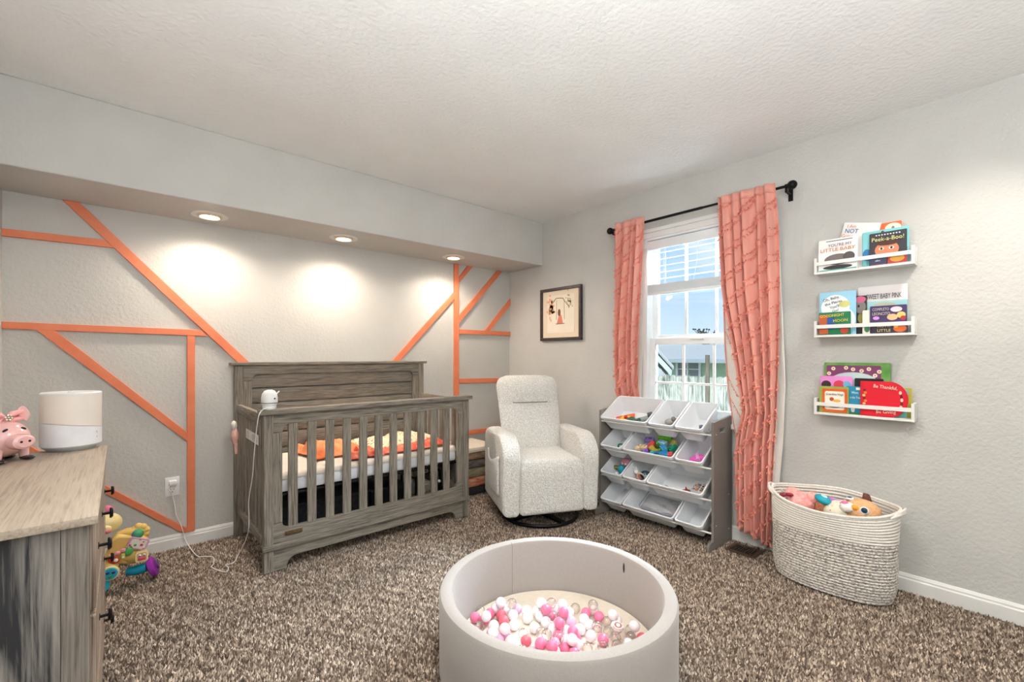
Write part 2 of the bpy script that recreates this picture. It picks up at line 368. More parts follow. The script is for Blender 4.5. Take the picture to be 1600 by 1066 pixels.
baseboard('baseboard_left', (XW, YF, 0), (XW, YB, 0), (1, 0, 0))
# orange geometric battens on the back wall
BT = .018; bw = .040
def batten(i, p, q, w=bw, ext=0, yy=0):
    p = Vector((p[0], p[1])); q = Vector((q[0], q[1])); d = (q - p).normalized(); nn = Vector((-d.y, d.x)) * w / 2
    pts = [p - nn, q - nn, q + nn, p + nn]
    return pts
trimn = [1]
def put(pts, t=BT):
    trimn[0] += 1; m = MB(); m.prism([tuple(p) for p in pts], YB - t, YB, 'xz'); struct(m.obj('trim_%d' % trimn[0], m_orange, smooth=False, bev=.0015))
put([(XW, 1.802), (-.02, 1.808), (-.065, 1.848), (XW, 1.840)])                       # short top-left rail
put([(-.236, ZS), (-.168, ZS), (.720, 1.076), (.652, 1.076)], .019)                                # long diagonal
put([(XW, 1.325), (.425, 1.312), (.39, 1.350), (XW, 1.362)])                         # mid-left rail
put([(-.333, 1.3235), (-.262, 1.3225), (.318, .706), (.318, .650)])                  # diagonal below it
put([(.318, .079), (.358, .079), (.358, 1.3125), (.318, 1.3135)])                    # upright
put([(XW, .80), (.318, .102), (.318, .079), (.296, .079), (XW, .752)])               # lowest diagonal
put([(2.319, .12), (2.376, .12), (2.372, ZS), (2.322, ZS)])                          # right upright
put([(2.474, ZS), (2.536, ZS), (2.3755, 1.868), (2.3755, 1.918)])                      # short top diagonal
put([(2.838, ZS), (2.905, ZS), (2.3755, 1.488), (2.3755, 1.560)])                      # long right diagonal
put([(XE, 1.772), (XE, 1.704), (2.745, 1.434), (2.680, 1.434)])                      # right corner diagonal
put([(2.3765, 1.389), (XE, 1.392), (XE, 1.432), (2.3765, 1.432)])                        # right rail upper
put([(2.3225, 1.776), (2.3225, 1.712), (1.70, 1.065), (1.63, 1.065)])                    # left branching diagonal
put([(2.3765, .929), (XE, .916), (XE, .958), (2.3765, .971)])                            # right rail middle
put([(2.3765, .436), (XE, .436), (XE, .476), (2.3765, .476)])                            # right rail lower

# recessed lights in the soffit
m_lens = mat('lamp_lens', (1, .90, .74, 1), (1, .90, .74, 1), .4, emit=9)
for (x, y), lab in zip(SPOTS, ['white round recessed light in the soffit, leftmost and nearest of three', 'white round recessed light in the soffit above the crib, middle of three', 'white round recessed light in the soffit nearest the window corner']):
    t = thing('recessed_light', lab, 'light', (x, y, ZS), group='recessed lights in the soffit')
    MB().lathe([(.066, .002), (.066, -.003), (.094, -.006), (.097, -.001), (.097, .002)], n=40, closed=True).obj('trim_ring', m_white, t)
    MB().lathe([(.0645, .001), (.0645, -.010), (.052, -.014), (.050, -.003), (.050, .001)], n=36, closed=True).obj('gimbal', mat('lamp_gimbal', srgb(226, 206, 176), None, .4), t)
    MB().lathe([(0, -.004), (.049, -.004), (.049, 0), (0, 0)], n=32).obj('lens', m_lens, t)

# ------------------------------------------------------------------ window (single hung, blinds half drawn)
wm = struct(bpy.data.objects.new('window_1', None)); COL.objects.link(wm); wm.location = (XE, (WY0 + WY1) / 2, 0); wm.rotation_euler = FACE
hw = (WY1 - WY0) / 2
m = MB()    # jamb lining + frame
m.box((-hw, -.004, WZ0), (-hw + .022, .15, WZ1)); m.box((hw - .022, -.004, WZ0), (hw, .15, WZ1)); m.box((-hw + .022, -.004, WZ1 - .02), (hw - .022, .15, WZ1)); m.box((-hw + .022, 0, WZ0), (hw - .022, .15, WZ0 + .02))
m.obj('window_frame', m_vinyl, wm, smooth=False, bev=.002)
m = MB(); m.box((-hw - .03, -.045, WZ0 - .03), (hw + .03, .0, WZ0 + .002)); m.obj('window_sill', m_white, wm, smooth=False, bev=.004)
m = MB()    # crown head casing
m.box((-hw - .035, -.02, WZ1 - .005), (hw + .035, 0, WZ1 + .035)); m.box((-hw - .045, -.032, WZ1 + .035), (hw + .045, 0, WZ1 + .062)); m.obj('head_casing', m_white, wm, smooth=False, bev=.005)
m = MB(); m.box((-hw - .012, -.006, WZ0 + .003), (-hw - .0005, 0, WZ1 - .006)); m.box((hw + .0005, -.006, WZ0 + .003), (hw + .012, 0, WZ1 - .006)); m.obj('side_casing', m_white, wm, smooth=False)
def sash(name, y0, y1, z0, z1, mun_z, rail=.042, gx=(-hw + .066, hw - .066)):
    m = MB(); xa, xb = gx
    m.box((-hw + .022, y0, z0), (xa, y1, z1)); m.box((xb, y0, z0), (hw - .022, y1, z1))
    m.box((xa, y0, z0), (xb, y1, z0 + rail)); m.box((xa, y0, z1 - rail), (xb, y1, z1))
    s = m.obj(name, m_vinyl, wm, smooth=False, bev=.003)
    ym = (y0 + y1) / 2
    for k in (1, 2):
        xx = xa + (xb - xa) * k / 3; MB().box((xx - .008, ym - .007, z0 + rail), (xx + .008, ym + .007, z1 - rail)).obj('muntin', m_vinyl, s, smooth=False)
    for z in mun_z: MB().box((xa, ym - .006, z - .008), (xb, ym + .006, z + .008)).obj('muntin', m_vinyl, s, smooth=False)
    MB().box((xa - .004, ym - .002, z0 + rail - .004), (xb + .004, ym + .002, z1 - rail + .004)).obj('pane', m_glass, s, smooth=False)
sash('upper_sash', .075, .105, 1.30, WZ1 - .02, [1.66])
sash('lower_sash', .035, .065, WZ0 + .02, 1.318, [.985], rail=.05)
MB().box((-.05, .022, 1.300), (.05, .034, 1.312)).obj('sash_latch', m_white, wm, bev=.002)
bl = thing('window_blind', 'white slatted blind half raised in the window between coral curtains', 'blind', (XE, (WY0 + WY1) / 2, 0), FACE)
MB().box((-hw + .024, .002, 1.985), (hw - .024, .032, 2.05), bev=.003).obj('valance', m_vinyl, bl)
for k in range(5):
    zz = 1.955 - k * .049
    MB().prism([(.004, zz - .001), (.018, zz + .002), (.032, zz - .001), (.032, zz + .0015), (.018, zz + .0045), (.004, zz + .0015)], -hw + .026, hw - .026, 'yz').obj('slat', m_vinyl, bl)
for k in range(10):
    zz = 1.665 + k * .0058
    MB().prism([(.003 + .001 * (k % 3), zz), (.018, zz + .001), (.032, zz), (.032, zz + .0034), (.018, zz + .0042), (.003 + .001 * (k % 3), zz + .0034)], -hw + .026, hw - .026, 'yz').obj('slat', m_vinyl, bl)
MB().box((-hw + .026, .003, 1.645), (hw - .026, .031, 1.663), bev=.002).obj('bottom_rail', m_vinyl, bl)
for xx in (-.24, .24):
    for yy in (.006, .029): MB().cyl((xx, yy, 1.66), (xx, yy, 1.99), .0012, n=6).obj('ladder_cord', m_vinyl, bl)
MB().tube([(.02, -.001, 1.99), (.015, -.002, 1.85), (-.01, -.002, 1.72), (-.03, -.003, 1.70)], .0014, 6).obj('pull_cord', m_vinyl, bl)

# ------------------------------------------------------------------ outside
m_green = mat('green_siding_paint', srgb(172, 196, 164), srgb(180, 204, 172), .7, 3)
m_shing = mat('grey_shingles', srgb(168, 162, 154), srgb(214, 208, 198), .9, 60)
m_fw = wood('fence_wood', srgb(96, 92, 88), srgb(168, 163, 156), srgb(214, 209, 202), 'z', .8, .9, .8)
GZ = -1.05
m = MB(); m.box((3.3, -30, GZ - .1), (60, 50, GZ)); g = m.obj('lawn', mat('grass', srgb(96, 110, 66), srgb(140, 146, 96), .95, 4), smooth=False)
g['kind'] = 'stuff'; tag(g, 'dry green lawn behind the house seen through the window', 'lawn')
fx = 8.0
fence = thing('wooden_fence', 'weathered wooden picket fence outside the window', 'fence', (fx, 2.6, GZ))
for k in range(44):
    y = 2.8 - k * .128; h = 1.86 + random.uniform(-.02, .02)
    m = MB(); m.prism([(y, 0), (y + .115, 0), (y + .115, h - .03), (y + .085, h), (y + .03, h), (y, h - .03)], random.uniform(-.006, .006), .02, 'yz'); m.obj('picket', m_fw, fence, smooth=False)
for z in (.3, 1.5): MB().box((.022, -2.9, z), (.06, 2.9, z + .09)).obj('fence_rail', m_fw, fence, smooth=False)
fence.location = (fx, 3.6, GZ)
pp = MB().box((7.65, 3.55, GZ), (7.71, 3.612, 1.20), bev=.008).obj('wooden_post', wood('post_wood', srgb(60, 50, 44), srgb(92, 80, 70), srgb(120, 106, 94), 'z')); tag(pp, 'dark wooden post standing in front of the picket fence outside', 'post')
hs = thing('neighbour_house', 'green sided house with grey shingle roof beyond the fence', 'house', (16, 3, GZ))
MB().box((0, -14, 0), (6, 14, 2.05)).obj('wall', m_green, hs, smooth=False)
for k in range(13): MB().prism([(-.028, .05 + k * .155), (0, .05 + k * .155), (0, .19 + k * .155), (-.004, .19 + k * .155)], -14, 14, 'xz').obj('siding_board', m_green, hs, smooth=False)
rf = MB(); rf.prism([(-.45, 2.10), (3.6, 2.74), (7.0, 2.10), (7.0, 2.04), (3.6, 2.66), (-.45, 2.03)], -14.4, 14.4, 'xz'); rf.obj('roof', m_shing, hs, smooth=False)
MB().box((-.52, -14.4, 1.98), (-.46, 14.4, 2.12)).obj('gutter', m_vinyl, hs, smooth=False)
y0 = 4.72
wf = MB(); 
for a, b in (((-.10, y0 - .05, 1.42), (-.03, y0 + .92, 1.49)), ((-.10, y0 - .05, 1.97), (-.03, y0 + .92, 2.04)), ((-.10, y0 - .05, 1.49), (-.03, y0 + .03, 1.97)), ((-.10, y0 + .84, 1.49), (-.03, y0 + .92, 1.97)), ((-.09, y0 + .44, 1.49), (-.03, y0 + .50, 1.97))): wf.box(a, b)
wf = wf.obj('window', m_vinyl, hs, smooth=False)
for a in (0.03, .50): MB().box((-.05, y0 + a, 1.49), (-.035, y0 + a + .36, 1.97)).obj('pane', flat('dark_glass', srgb(120, 124, 124), .15), wf, smooth=False)
MB().box((-.060, y0 + .03, 1.72), (-.05, y0 + .86, 1.75)).obj('blind', m_vinyl, wf, smooth=False)
sh_ = thing('garden_shed', 'white sided shed with a sloping white roof edge outside, left in the window', 'shed', (9.2, 5.16, GZ), (0, 0, .5))
for k in range(16):
    z0 = k * .15; ya = .04 + max(0, (z0 + .15 - 1.80) / 1.3)
    MB().prism([(ya, z0), (3.2, z0), (3.2, z0 + .142), (ya, z0 + .142)], -.024, -.002, 'yz').obj('siding_board', m_vinyl, sh_, smooth=False)
MB().prism([(.04, 0), (3.2, 0), (3.2, 5.4), (.04, 1.78)], .001, 2.5, 'yz').obj('wall', m_vinyl, sh_, smooth=False)
MB().prism([(-.05, 1.78), (3.2, 5.6), (3.2, 5.73), (-.07, 1.91)], -.16, 2.6, 'yz').obj('roof', m_vinyl, sh_, smooth=False)
MB().prism([(-.09, 1.925), (3.2, 5.80), (3.2, 5.84), (-.10, 1.95)], -.18, 2.6, 'yz').obj('shingles', m_shing, sh_, smooth=False)
tr = thing('distant_tree', 'bare dark tree top showing above the neighbour roof', 'tree', (24, 11.35, GZ))
MB().tube([(0, 0, 0), (.03, .05, 1.6), (0, 0, 2.9)], [.12, .09, .05], 7).obj('trunk', m_dark, tr)
m = MB()
for k in range(46):
    a = random.uniform(0, 2 * PI); r = random.uniform(.05, .7); z = random.uniform(2.9, 3.72)
    p = Vector((r * math.cos(a), r * math.sin(a), z)); m.tube([(0, 0, 2.7), p * .6 + Vector((0, 0, 1.2)), p], [.03, .02, .008], 4)
    m.sph(p, (.06, .06, .045), 6, 4)
m.obj('crown', mat('dark_leaves', srgb(58, 66, 50), srgb(86, 92, 70), .9), tr)

# ------------------------------------------------------------------ curtains and rod
rod = thing('curtain_rod', 'black metal curtain rod over the window with a ball finial', 'curtain rod', (2.93, 1.5, 2.178))
MB().cyl((0, .62, 0), (0, -.598, 0), .008).obj('pole', m_black, rod); MB().cyl((0, .62, 0), (0, -.1, 0), .0098).obj('pole_sleeve', m_black, rod)
for s in (-1, 1):
    yy = -.63 if s < 0 else .65
    MB().sph((0, yy, 0), .026, 20, 14).obj('finial', m_black, rod)
    yb = -.60 if s < 0 else .62
    MB().box((-.006, yb - .006, -.03), (.006, yb + .006, -.006)).box((-.006, yb - .006, -.036), (.0795, yb + .006, -.028)).box((.072, yb - .012, -.07), (.0795, yb + .012, .02)).cyl((0, yb - .006, 0), (0, yb + .006, 0), .013).obj('bracket', m_black, rod)
def interp(tab, z):
    tab = sorted(tab); zs = [t[0] for t in tab]; ys = [t[1] for t in tab]; return float(np.interp(z, zs, ys))
def curtain(label, ztop, zbot, Ltab, Rtab, folds, amp, seed, xb, fmin=0):
    """Ltab/Rtab: z -> y of the left (high y) and right edge; xb: z -> x of the cloth"""
    rnd = random.Random(seed); ph = [rnd.uniform(0, 6.28) for _ in range(6)]
    root = thing('curtain', label, 'curtain', (0, 0, 0))
    def P(s, z, off=0):
        yl, yr = interp(Ltab, z), interp(Rtab, z)
        w = s + .022 * math.sin(s * 9 + ph[2] + z * .9) + .012 * math.sin(s * 17 + ph[5] - z * 1.7)
        th = folds * 2 * PI * s + ph[0] * .2 + 1.25 * math.sin(2 * PI * 1.6 * s + ph[4]) + .8 * math.sin(z * 1.5 + ph[3] + s * 3)
        a = interp(amp, z) * (.62 + .62 * abs(math.sin(PI * 2.2 * s + ph[1] + z * .5)))
        x = interp(xb, z) + a * math.sin(th) + a * .35 * math.sin(th * 1.9 + ph[1] + z * .6)
        y = yl + (yr - yl) * (w + .012 * math.cos(th))
        return Vector((x + off, y, z))
    zb = (lambda s: zbot) if not callable(zbot) else zbot
    m = MB(); m.grid(150, 90, lambda u, v: P(u, ztop + (zb(u) - ztop) * v)); c = m.obj('panel', m_curt, root, solid=.0022, ang=3)
    # header frill band and hems
    m = MB(); m.grid(150, 3, lambda u, v: P(u, ztop + .003 - .055 * v, -.004)); m.obj('rod_pocket', m_curt, root, solid=.002, ang=3)
    # rows of cut fringe running slantwise
    m = MB(); tot = 1.0
    W = folds * .13
    for row in range(-3, 16):
        z0 = ztop - .12 - row * .155
        for pair in (0, .038):
            n = int(W / .0085)
            for i in range(n):
                s = (i + .5) / n; z = z0 + pair + (s - .5) * .30 + rnd.uniform(-.004, .004)
                if z > ztop - .04 or z < zb(s) + .02 or z < fmin: continue
                p = P(s, z, -.003)
                for k in range(2):
                    d = Vector((-rnd.uniform(.004, .013), rnd.uniform(-.011, .011), rnd.uniform(-.018, .006)))
                    q = p + d; t = Vector((0, .0032, .0014))
                    a = [m.b.verts.new(p - t), m.b.verts.new(p + t), m.b.verts.new(q + t * .8 + Vector((-.001, 0, 0))), m.b.verts.new(q - t * .8)]
                    m._f(a)
    f = m.obj('fringe', m_fringe, root, smooth=False, solid=.0012); stuff(f)
    return root, P
c1, P1 = curtain('coral fringed curtain right of the window, hanging to the floor', 2.205, lambda s: .115 - .085 * s,
    [(2.2, 1.279), (1.83, 1.263), (1.58, 1.250), (1.33, 1.205), (1.09, 1.165), (.85, 1.13), (.66, 1.172), (.58, 1.18), (.065, 1.175)],
    [(2.2, .958), (1.96, .940), (1.58, .930), (1.17, .930), (.83, .940), (.41, .962), (.05, .974)], 5.2,
    [(2.2, .011), (2.1, .016), (1.9, .024), (.9, .029), (.58, .024), (.05, .029)], 3, [(2.2, 2.900), (1.0, 2.905), (.05, 2.925)])
m = MB()
def lin1(u, v):
    z = 2.0 - 1.93 * v; yl = interp([(2.0, 1.281), (1.54, 1.272), (1.25, 1.266), (1.0, 1.248), (.8, 1.222), (.64, 1.19), (.07, 1.15)], z); yr = interp([(2.0, .953), (1.78, .942), (1.4, .926), (1.02, .914), (.64, .930), (.44, .948), (.07, .962)], z)
    return Vector((2.962 + .006 * math.sin(u * 14 + z * 2), yl + (yr - yl) * u, z))
m.grid(50, 40, lin1); q = m.obj('lining', m_liner, c1, solid=.002, ang=3)
m = MB()      # coral cord edging and fringe on the turned-back lining edge
m.tube([lin1(0, i / 30) + Vector((-.006, 0, 0)) for i in range(24)], .004, 6); m.obj('edging', m_curt, c1)
m = MB(); rnd = random.Random(5)
for zc in (1.50, 1.34, 1.06, .92):
    for i in range(20):
        s = i / 19; p = Vector((2.950, interp([(1.58, 1.262), (1.3, 1.255), (1.0, 1.24), (.8, 1.21)], zc - s * .1) - s * .055, zc - s * .13))
        d = Vector((-.006, rnd.uniform(-.006, .006), -rnd.uniform(.002, .012))); t = Vector((0, .002, .001))
        m._f([m.b.verts.new(p - t), m.b.verts.new(p + t), m.b.verts.new(p + d + t), m.b.verts.new(p + d - t)])
stuff(m.obj('lining_fringe', m_fringe, c1, smooth=False, solid=.001))
c2, P2 = curtain('coral fringed curtain left of the window, behind the toy rack', 2.212, lambda s: .30,
    [(2.21, 2.083), (1.72, 2.088), (1.37, 2.108), (1.06, 2.13), (.81, 2.147), (.3, 2.16)],
    [(2.21, 1.815), (1.83, 1.842), (1.45, 1.873), (1.17, 1.892), (.91, 1.915), (.3, 1.95)], 4.6,
    [(2.2, .010), (2.1, .015), (1.7, .024), (1.1, .022), (.95, .018), (.87, .006), (.3, .003)], 9, [(2.2, 2.900), (1.3, 2.925), (1.05, 2.955), (.95, 2.972), (.87, 2.998), (.3, 3.000)], fmin=.87)
m = MB()
m.grid(20, 30, lambda u, v: Vector((3.0045 + .001 * math.sin(u * 10), interp([(2.0, 1.86), (1.6, 1.89), (1.26, 1.90), (.97, 1.913), (.5, 1.93)], 2.0 - 1.5 * v) + u * .12, 2.0 - 1.5 * v))); m.obj('lining', m_liner, c2, solid=.002, ang=3)

# ------------------------------------------------------------------ crib
CX0, CX1, CY0, CY1 = .585, 1.945, 2.695, 3.44
crib = thing('baby_crib', 'grey weathered wooden baby crib with high panelled back against the orange batten wall', 'crib', ((CX0 + CX1) / 2, (CY0 + CY1) / 2, 0))
cw = (CX1 - CX0) / 2; chh = (CY1 - CY0) / 2
yf = -chh; ybk = chh
# front posts and back posts
for x in (-cw, cw - .048): MB().box((x, yf, 0), (x + .048, yf + .048, .862)).obj('post', m_cz, crib, smooth=False, bev=.003)
for x in (-cw - .02, cw - .028): MB().box((x, ybk - .055, 0), (x + .048, ybk, 1.120)).obj('post', m_cz, crib, smooth=False, bev=.003)
MB().box((-cw - .022, yf - .018, .864), (cw + .022, yf + .052, .892), bev=.004).obj('front_cap_rail', m_cx, crib)
# front frame: top rail with rounded shoulders, stiles, lower rail
xi0, xi1 = -cw + .049, cw - .049; so = xi0 + .045; s1 = xi1 - .045
def arc(cx, cz, r, a0, a1, n=7): return [(cx + r * math.cos(a0 + (a1 - a0) * i / n), cz + r * math.sin(a0 + (a1 - a0) * i / n)) for i in range(n + 1)]
R = .045
pts = [(xi0, .863), (xi0, .762), (so, .762)] + arc(so + R, .762, R, PI, PI / 2) + arc(s1 - R, .762, R, PI / 2, 0) + [(s1, .762), (xi1, .762), (xi1, .863)]
MB().prism(pts, yf + .006, yf + .030, 'xz').obj('top_rail', m_cx, crib, smooth=False, bev=.0015)
for a in ((xi0, so), (s1, xi1)): MB().box((a[0], yf + .008, .262), (a[1], yf + .030, .760)).obj('stile', m_cz, crib, smooth=False, bev=.0015)
pts = [(xi0, .150), (xi0, .260), (so, .260)] + arc(so + R * .7, .260, R * .7, PI, 1.5 * PI) + arc(s1 - R * .7, .260, R * .7, 1.5 * PI, 2 * PI) + [(s1, .260), (xi1, .260), (xi1, .150)]
MB().prism(pts, yf + .008, yf + .030, 'xz').obj('lower_rail', m_cx, crib, smooth=False, bev=.0015)
MB().box((-cw - .006, yf - .010, .122), (cw + .006, yf + .030, .140), bev=.004).obj('moulding', m_cx, crib)
MB().box((-cw - .003, yf - .005, .1405), (cw + .003, yf + .030, .1495), bev=.002).obj('moulding', m_cx, crib)
pts = [(xi0, .121), (xi0, .0), (xi0 + .065, 0)] + arc(xi0 + .125, 0.005, .058, PI, PI / 2) + arc(xi1 - .125, .005, .058, PI / 2, 0) + [(xi1 - .065, 0), (xi1, 0), (xi1, .121)]
MB().prism(pts, yf + .008, yf + .030, 'xz').obj('apron', m_cx, crib, smooth=False, bev=.0015)
xs = np.linspace(.7355, 1.758, 11) - (CX0 + CX1) / 2
for x in xs: MB().box((x - .0245, yf + .010, .225), (x + .0245, yf + .027, .815)).obj('slat', m_cz, crib, smooth=False, bev=.002)
np_ = MB().box((.692 - 1.265, yf + .003, .183), (.783 - 1.265, yf + .009, .205), bev=.001).obj('name_plate', mat('brown_plate', srgb(84, 62, 36), srgb(104, 80, 50), .5, 60), crib)
# sides
for x0 in (-cw - .008, cw - .020):
    MB().box((x0, yf + .050, .812), (x0 + .028, ybk - .057, .866), bev=.003).obj('side_top_rail', m_cy, crib)
    MB().box((x0, yf + .050, .150), (x0 + .028, ybk - .057, .205), bev=.003).obj('side_lower_rail', m_cy, crib)
    for k in range(7):
        y = yf + .105 + k * .0865
        MB().box((x0 + .006, y - .022, .204), (x0 + .021, y + .022, .813)).obj('side_slat', m_cz, crib, smooth=False, bev=.002)
# back panel: cap, frame, planks
MB().box((-cw - .045, ybk - .070, 1.121), (cw + .045, ybk + .008, 1.142), bev=.004).obj('back_cap_rail', m_cx, crib)
b0, b1 = -cw + .029, cw - .029; y0_, y1_ = ybk - .050, ybk - .026
bs, be = b0 + .052, b1 - .052
pts = [(b0, 1.120), (b0, 1.020), (bs, 1.020)] + arc(bs + .04, 1.020, .04, PI, PI / 2) + arc(be - .04, 1.020, .04, PI / 2, 0) + [(be, 1.020), (b1, 1.020), (b1, 1.120)]
MB().prism(pts, y0_, y1_, 'xz').obj('back_top_rail', m_cx, crib, smooth=False, bev=.0015)
for a in ((b0, bs), (be, b1)): MB().box((a[0], y0_ + .002, .12), (a[1], y1_, 1.018)).obj('back_stile', m_cz, crib, smooth=False, bev=.0015)
pz = [.12, .22, .33, .44, .55, .66, .765, .868, .970, 1.08]
for a, b in zip(pz[:-1], pz[1:]): MB().box((bs - .02, y1_ - .004, a), (be + .02, y1_ + .012, b - .008), bev=.003).obj('back_plank', m_cx, crib)
# metal mattress support
m = MB()
for y in (yf + .07, ybk - .10): m.cyl((-cw + .04, y, .395), (cw - .04, y, .395), .009, n=8)
for x in (-cw + .055, cw - .055): m.cyl((x, yf + .07, .395), (x, ybk - .10, .395), .009, n=8)
for k in range(9): xx = -cw + .15 + k * .13; m.cyl((xx, yf + .07, .391), (xx, ybk - .10, .391), .003, n=6)
for k in range(5): yy = yf + .13 + k * .1; m.cyl((-cw + .06, yy, .385), (cw - .06, yy, .385), .003, n=6)
for x in (-cw + .056, cw - .062):
    for y in (yf + .055, ybk - .085): m.box((x, y, .30), (x + .012, y + .02, .40))
m.obj('mattress_support', m_black, crib)
lab = MB().box((-cw - .0102, yf + .085, .690), (-cw - .0085, yf + .40, .745)).obj('warning_label', flat('paper_white', srgb(222, 222, 222), .6), crib)
lab['label'] = 'white warning sticker'
MB().lathe([(.018, 0), (.0205, 0), (.0205, .0008), (.018, .0008)], n=20, closed=True).obj('sticker_symbol', flat('grey_ink', srgb(110, 104, 108), .7), lab, loc=(-cw - .0103, yf + .34, .7175), rot=(0, -PI / 2, 0))
m = MB()
for k in range(5): m.box((-cw - .0109, yf + .11, .700 + k * .008), (-cw - .0103, yf + .11 + .11 + .03 * (k % 2), .703 + k * .008))
m.obj('sticker_print', flat('pale_ink', srgb(168, 166, 168), .7), lab)
# mattress, sheet, blankets
mt = thing('crib_mattress', 'white crib mattress under a cream sheet inside the crib', 'mattress', (1.265, 3.055, .406))
MB().box((-.615, -.29, 0), (.615, .29, .105), bev=.02).obj('mattress_core', m_mattside, mt)
m = MB()
def sheetf(u, v):
    x = -.621 + 1.242 * u; y = -.296 + .592 * v; ed = max(0, 1 - min(u, 1 - u, v * .5, (1 - v) * .5) / .012)
    return Vector((x, y, .1105 - .035 * ed + .0015 * math.sin(x * 40) * math.sin(y * 31)))
m.grid(70, 40, sheetf); m.obj('sheet', m_sheet, mt, ang=3, solid=.002)
def blanket(name, lab, x0, x1, y0, y1, zb, h, mats, seed, fr, nx=90, ny=50, bind=None, th=.006, skew=0, droop=0):
    rr = np.random.RandomState(seed); K = rr.uniform(-1, 1, (10, 2)) * fr; PH = rr.uniform(0, 6.28, 10)
    m = MB()
    def f(u, v):
        x = x0 + (x1 - x0) * u + .02 * math.sin(v * 7 + seed); y = y0 + (y1 - y0) * v + skew * (1 - u) + .015 * math.sin(u * 9 + seed * 2)
        s = sum(math.sin(K[i, 0] * u + K[i, 1] * v + PH[i]) for i in range(10)) / 10
        e = min(1, 6 * min(u, 1 - u, v, 1 - v) + .15)
        z = zb + th + h * e * (.45 + 1.1 * abs(s) ** .8)
        if droop and v < .12: z -= droop * (1 - v / .12) ** 1.5
        return Vector((x, y, z))
    m.grid(nx, ny, f)
    if bind:
        for fc in m.b.faces:
            c = fc.calc_center_median(); u = (c.x - x0) / (x1 - x0); v = (c.y - y0) / (y1 - y0)
            if v < bind or u > 1.02: fc.material_index = 1
    o = m.obj(name, mats, ang=3, solid=th); return tag(o, lab, 'blanket')
ZM = .518
blanket('floral_blanket', 'cream floral baby blanket with coral border lying on the crib mattress', 1.22, 1.845, 2.785, 3.30, ZM, .075, [m_floral, m_coralbind], 3, 14, bind=.13)
blanket('muslin_blanket', 'crumpled orange muslin blanket at the middle of the crib mattress', .90, 1.25, 2.93, 3.31, ZM, .085, [m_muslin], 5, 22)
blanket('red_blanket', 'bright red and coral rumpled cloth between the two blankets in the crib', 1.09, 1.30, 2.775, 2.885, ZM, .06, [m_coralbind], 8, 20, nx=40, ny=30)
o = MB().lathe([(0, .008), (.010, .010), (.018, .003), (.016, 0), (0, 0)], (0, 0, 0), 14).obj('orange_pacifier', flat('orange_plastic', srgb(240, 110, 60), .4), loc=(.80, 2.93, .5195)); tag(o, 'small orange round toy lying on the cream sheet', 'toy')
# storage under the crib
def crate(name, lab, loc, size, mm, cat='box'):
    t = thing(name, lab, cat, loc); w, d, h = size
    m = MB(); m.box((-w / 2, -d / 2, 0), (w / 2, d / 2, .006))
    m.box((-w / 2, -d / 2, .006), (-w / 2 + .006, d / 2, h)); m.box((w / 2 - .006, -d / 2, .006), (w / 2, d / 2, h)); m.box((-w / 2 + .006, -d / 2, .006), (w / 2 - .006, -d / 2 + .006, h)); m.box((-w / 2 + .006, d / 2 - .006, .006), (w / 2 - .006, d / 2, h))
    m.obj('body', mm, t, smooth=False, bev=.004)
    MB().box((-w / 2 - .008, -d / 2 - .008, h), (w / 2 + .008, d / 2 + .008, h + .018), bev=.004).obj('lid', mm, t)
    MB().box((-.05, -d / 2 - .0085, h * .55), (.05, -d / 2 - .001, h * .55 + .02), bev=.003).obj('handle', m_black, t)
crate('storage_box', 'dark grey fabric storage box stored under the left of the crib', (.98, 3.10, 0), (.56, .42, .27), m_dark)
crate('storage_box', 'black storage box stored under the right of the crib', (1.42, 3.13, 0), (.25, .40, .25), flat('black_plastic', srgb(28, 28, 32), .4))
t = thing('folded_stroller_frame', 'black metal folding frame under the right end of the crib', 'frame', (1.72, 3.02, 0))
MB().tube([(-.1, -.12, .01), (-.1, -.12, .30), (.1, -.12, .33), (.12, -.12, .01)], .009, 8).tube([(-.08, .14, .01), (-.08, .14, .28), (.1, .14, .30), (.1, .14, .01)], .009, 8).tube([(-.1, -.12, .29), (-.08, .14, .27)], .008, 8).tube([(.1, -.12, .32), (.1, .14, .29)], .008, 8).obj('frame_tube', m_black, t)
for y in (-.12, .14): MB().cyl((-.12, y - .012, .045), (-.12, y + .012, .045), .045, n=20).obj('wheel', m_black, t)
MB().sph((.09, -.13, .24), .012).sph((.04, -.13, .17), .010).sph((.1, -.13, .12), .011).obj('rivet', m_vinyl, t)
# pink plush behind side slats
pk = thing('pink_plush', 'pale pink plush toy poking out by the crib rear left slats', 'plush toy', (.553, 3.28, .62))
m_pinkfur = mat('pink_fur', srgb(236, 178, 170), srgb(248, 208, 198), .95, 60, bump=.8, bscale=120, bdist=.006)
MB().sph((-.006, 0, .06), (.018, .045, .055)).obj('body', m_pinkfur, pk); MB().sph((-.010, .0, .125), (.016, .032, .030)).obj('head', m_liner, pk); MB().tube([(-.005, -.03, .02), (-.004, -.035, -.05)], [.010, .007], 8).obj('leg', m_pinkfur, pk)
# baby monitor camera
bm_ = thing('baby_monitor', 'white rounded baby monitor camera on the crib front left corner', 'camera', (.617, 2.715, .8925), (0, 0, math.radians(25)))
MB().lathe([(0, 0), (.030, 0), (.034, .006), (.034, .018), (.030, .024), (0, .024)], n=28).obj('base', m_vinyl, bm_)
MB().lathe([(0, .020), (.036, .022), (.0405, .04), (.041, .062), (.037, .085), (.026, .101), (.012, .107), (0, .108)], n=32).obj('head', m_vinyl, bm_)
MB().lathe([(.0415, .034), (.0422, .036), (.0415, .038)], n=32, closed=True).obj('seam', flat('grey_seam', srgb(130, 132, 138), .5), bm_)
MB().sph((0, -.0405, .060), .0045, 12, 8).obj('lens', m_black, bm_)
MB().cyl((.036, 0, .075), (.060, 0, .095), .0038).obj('antenna', m_vinyl, bm_)
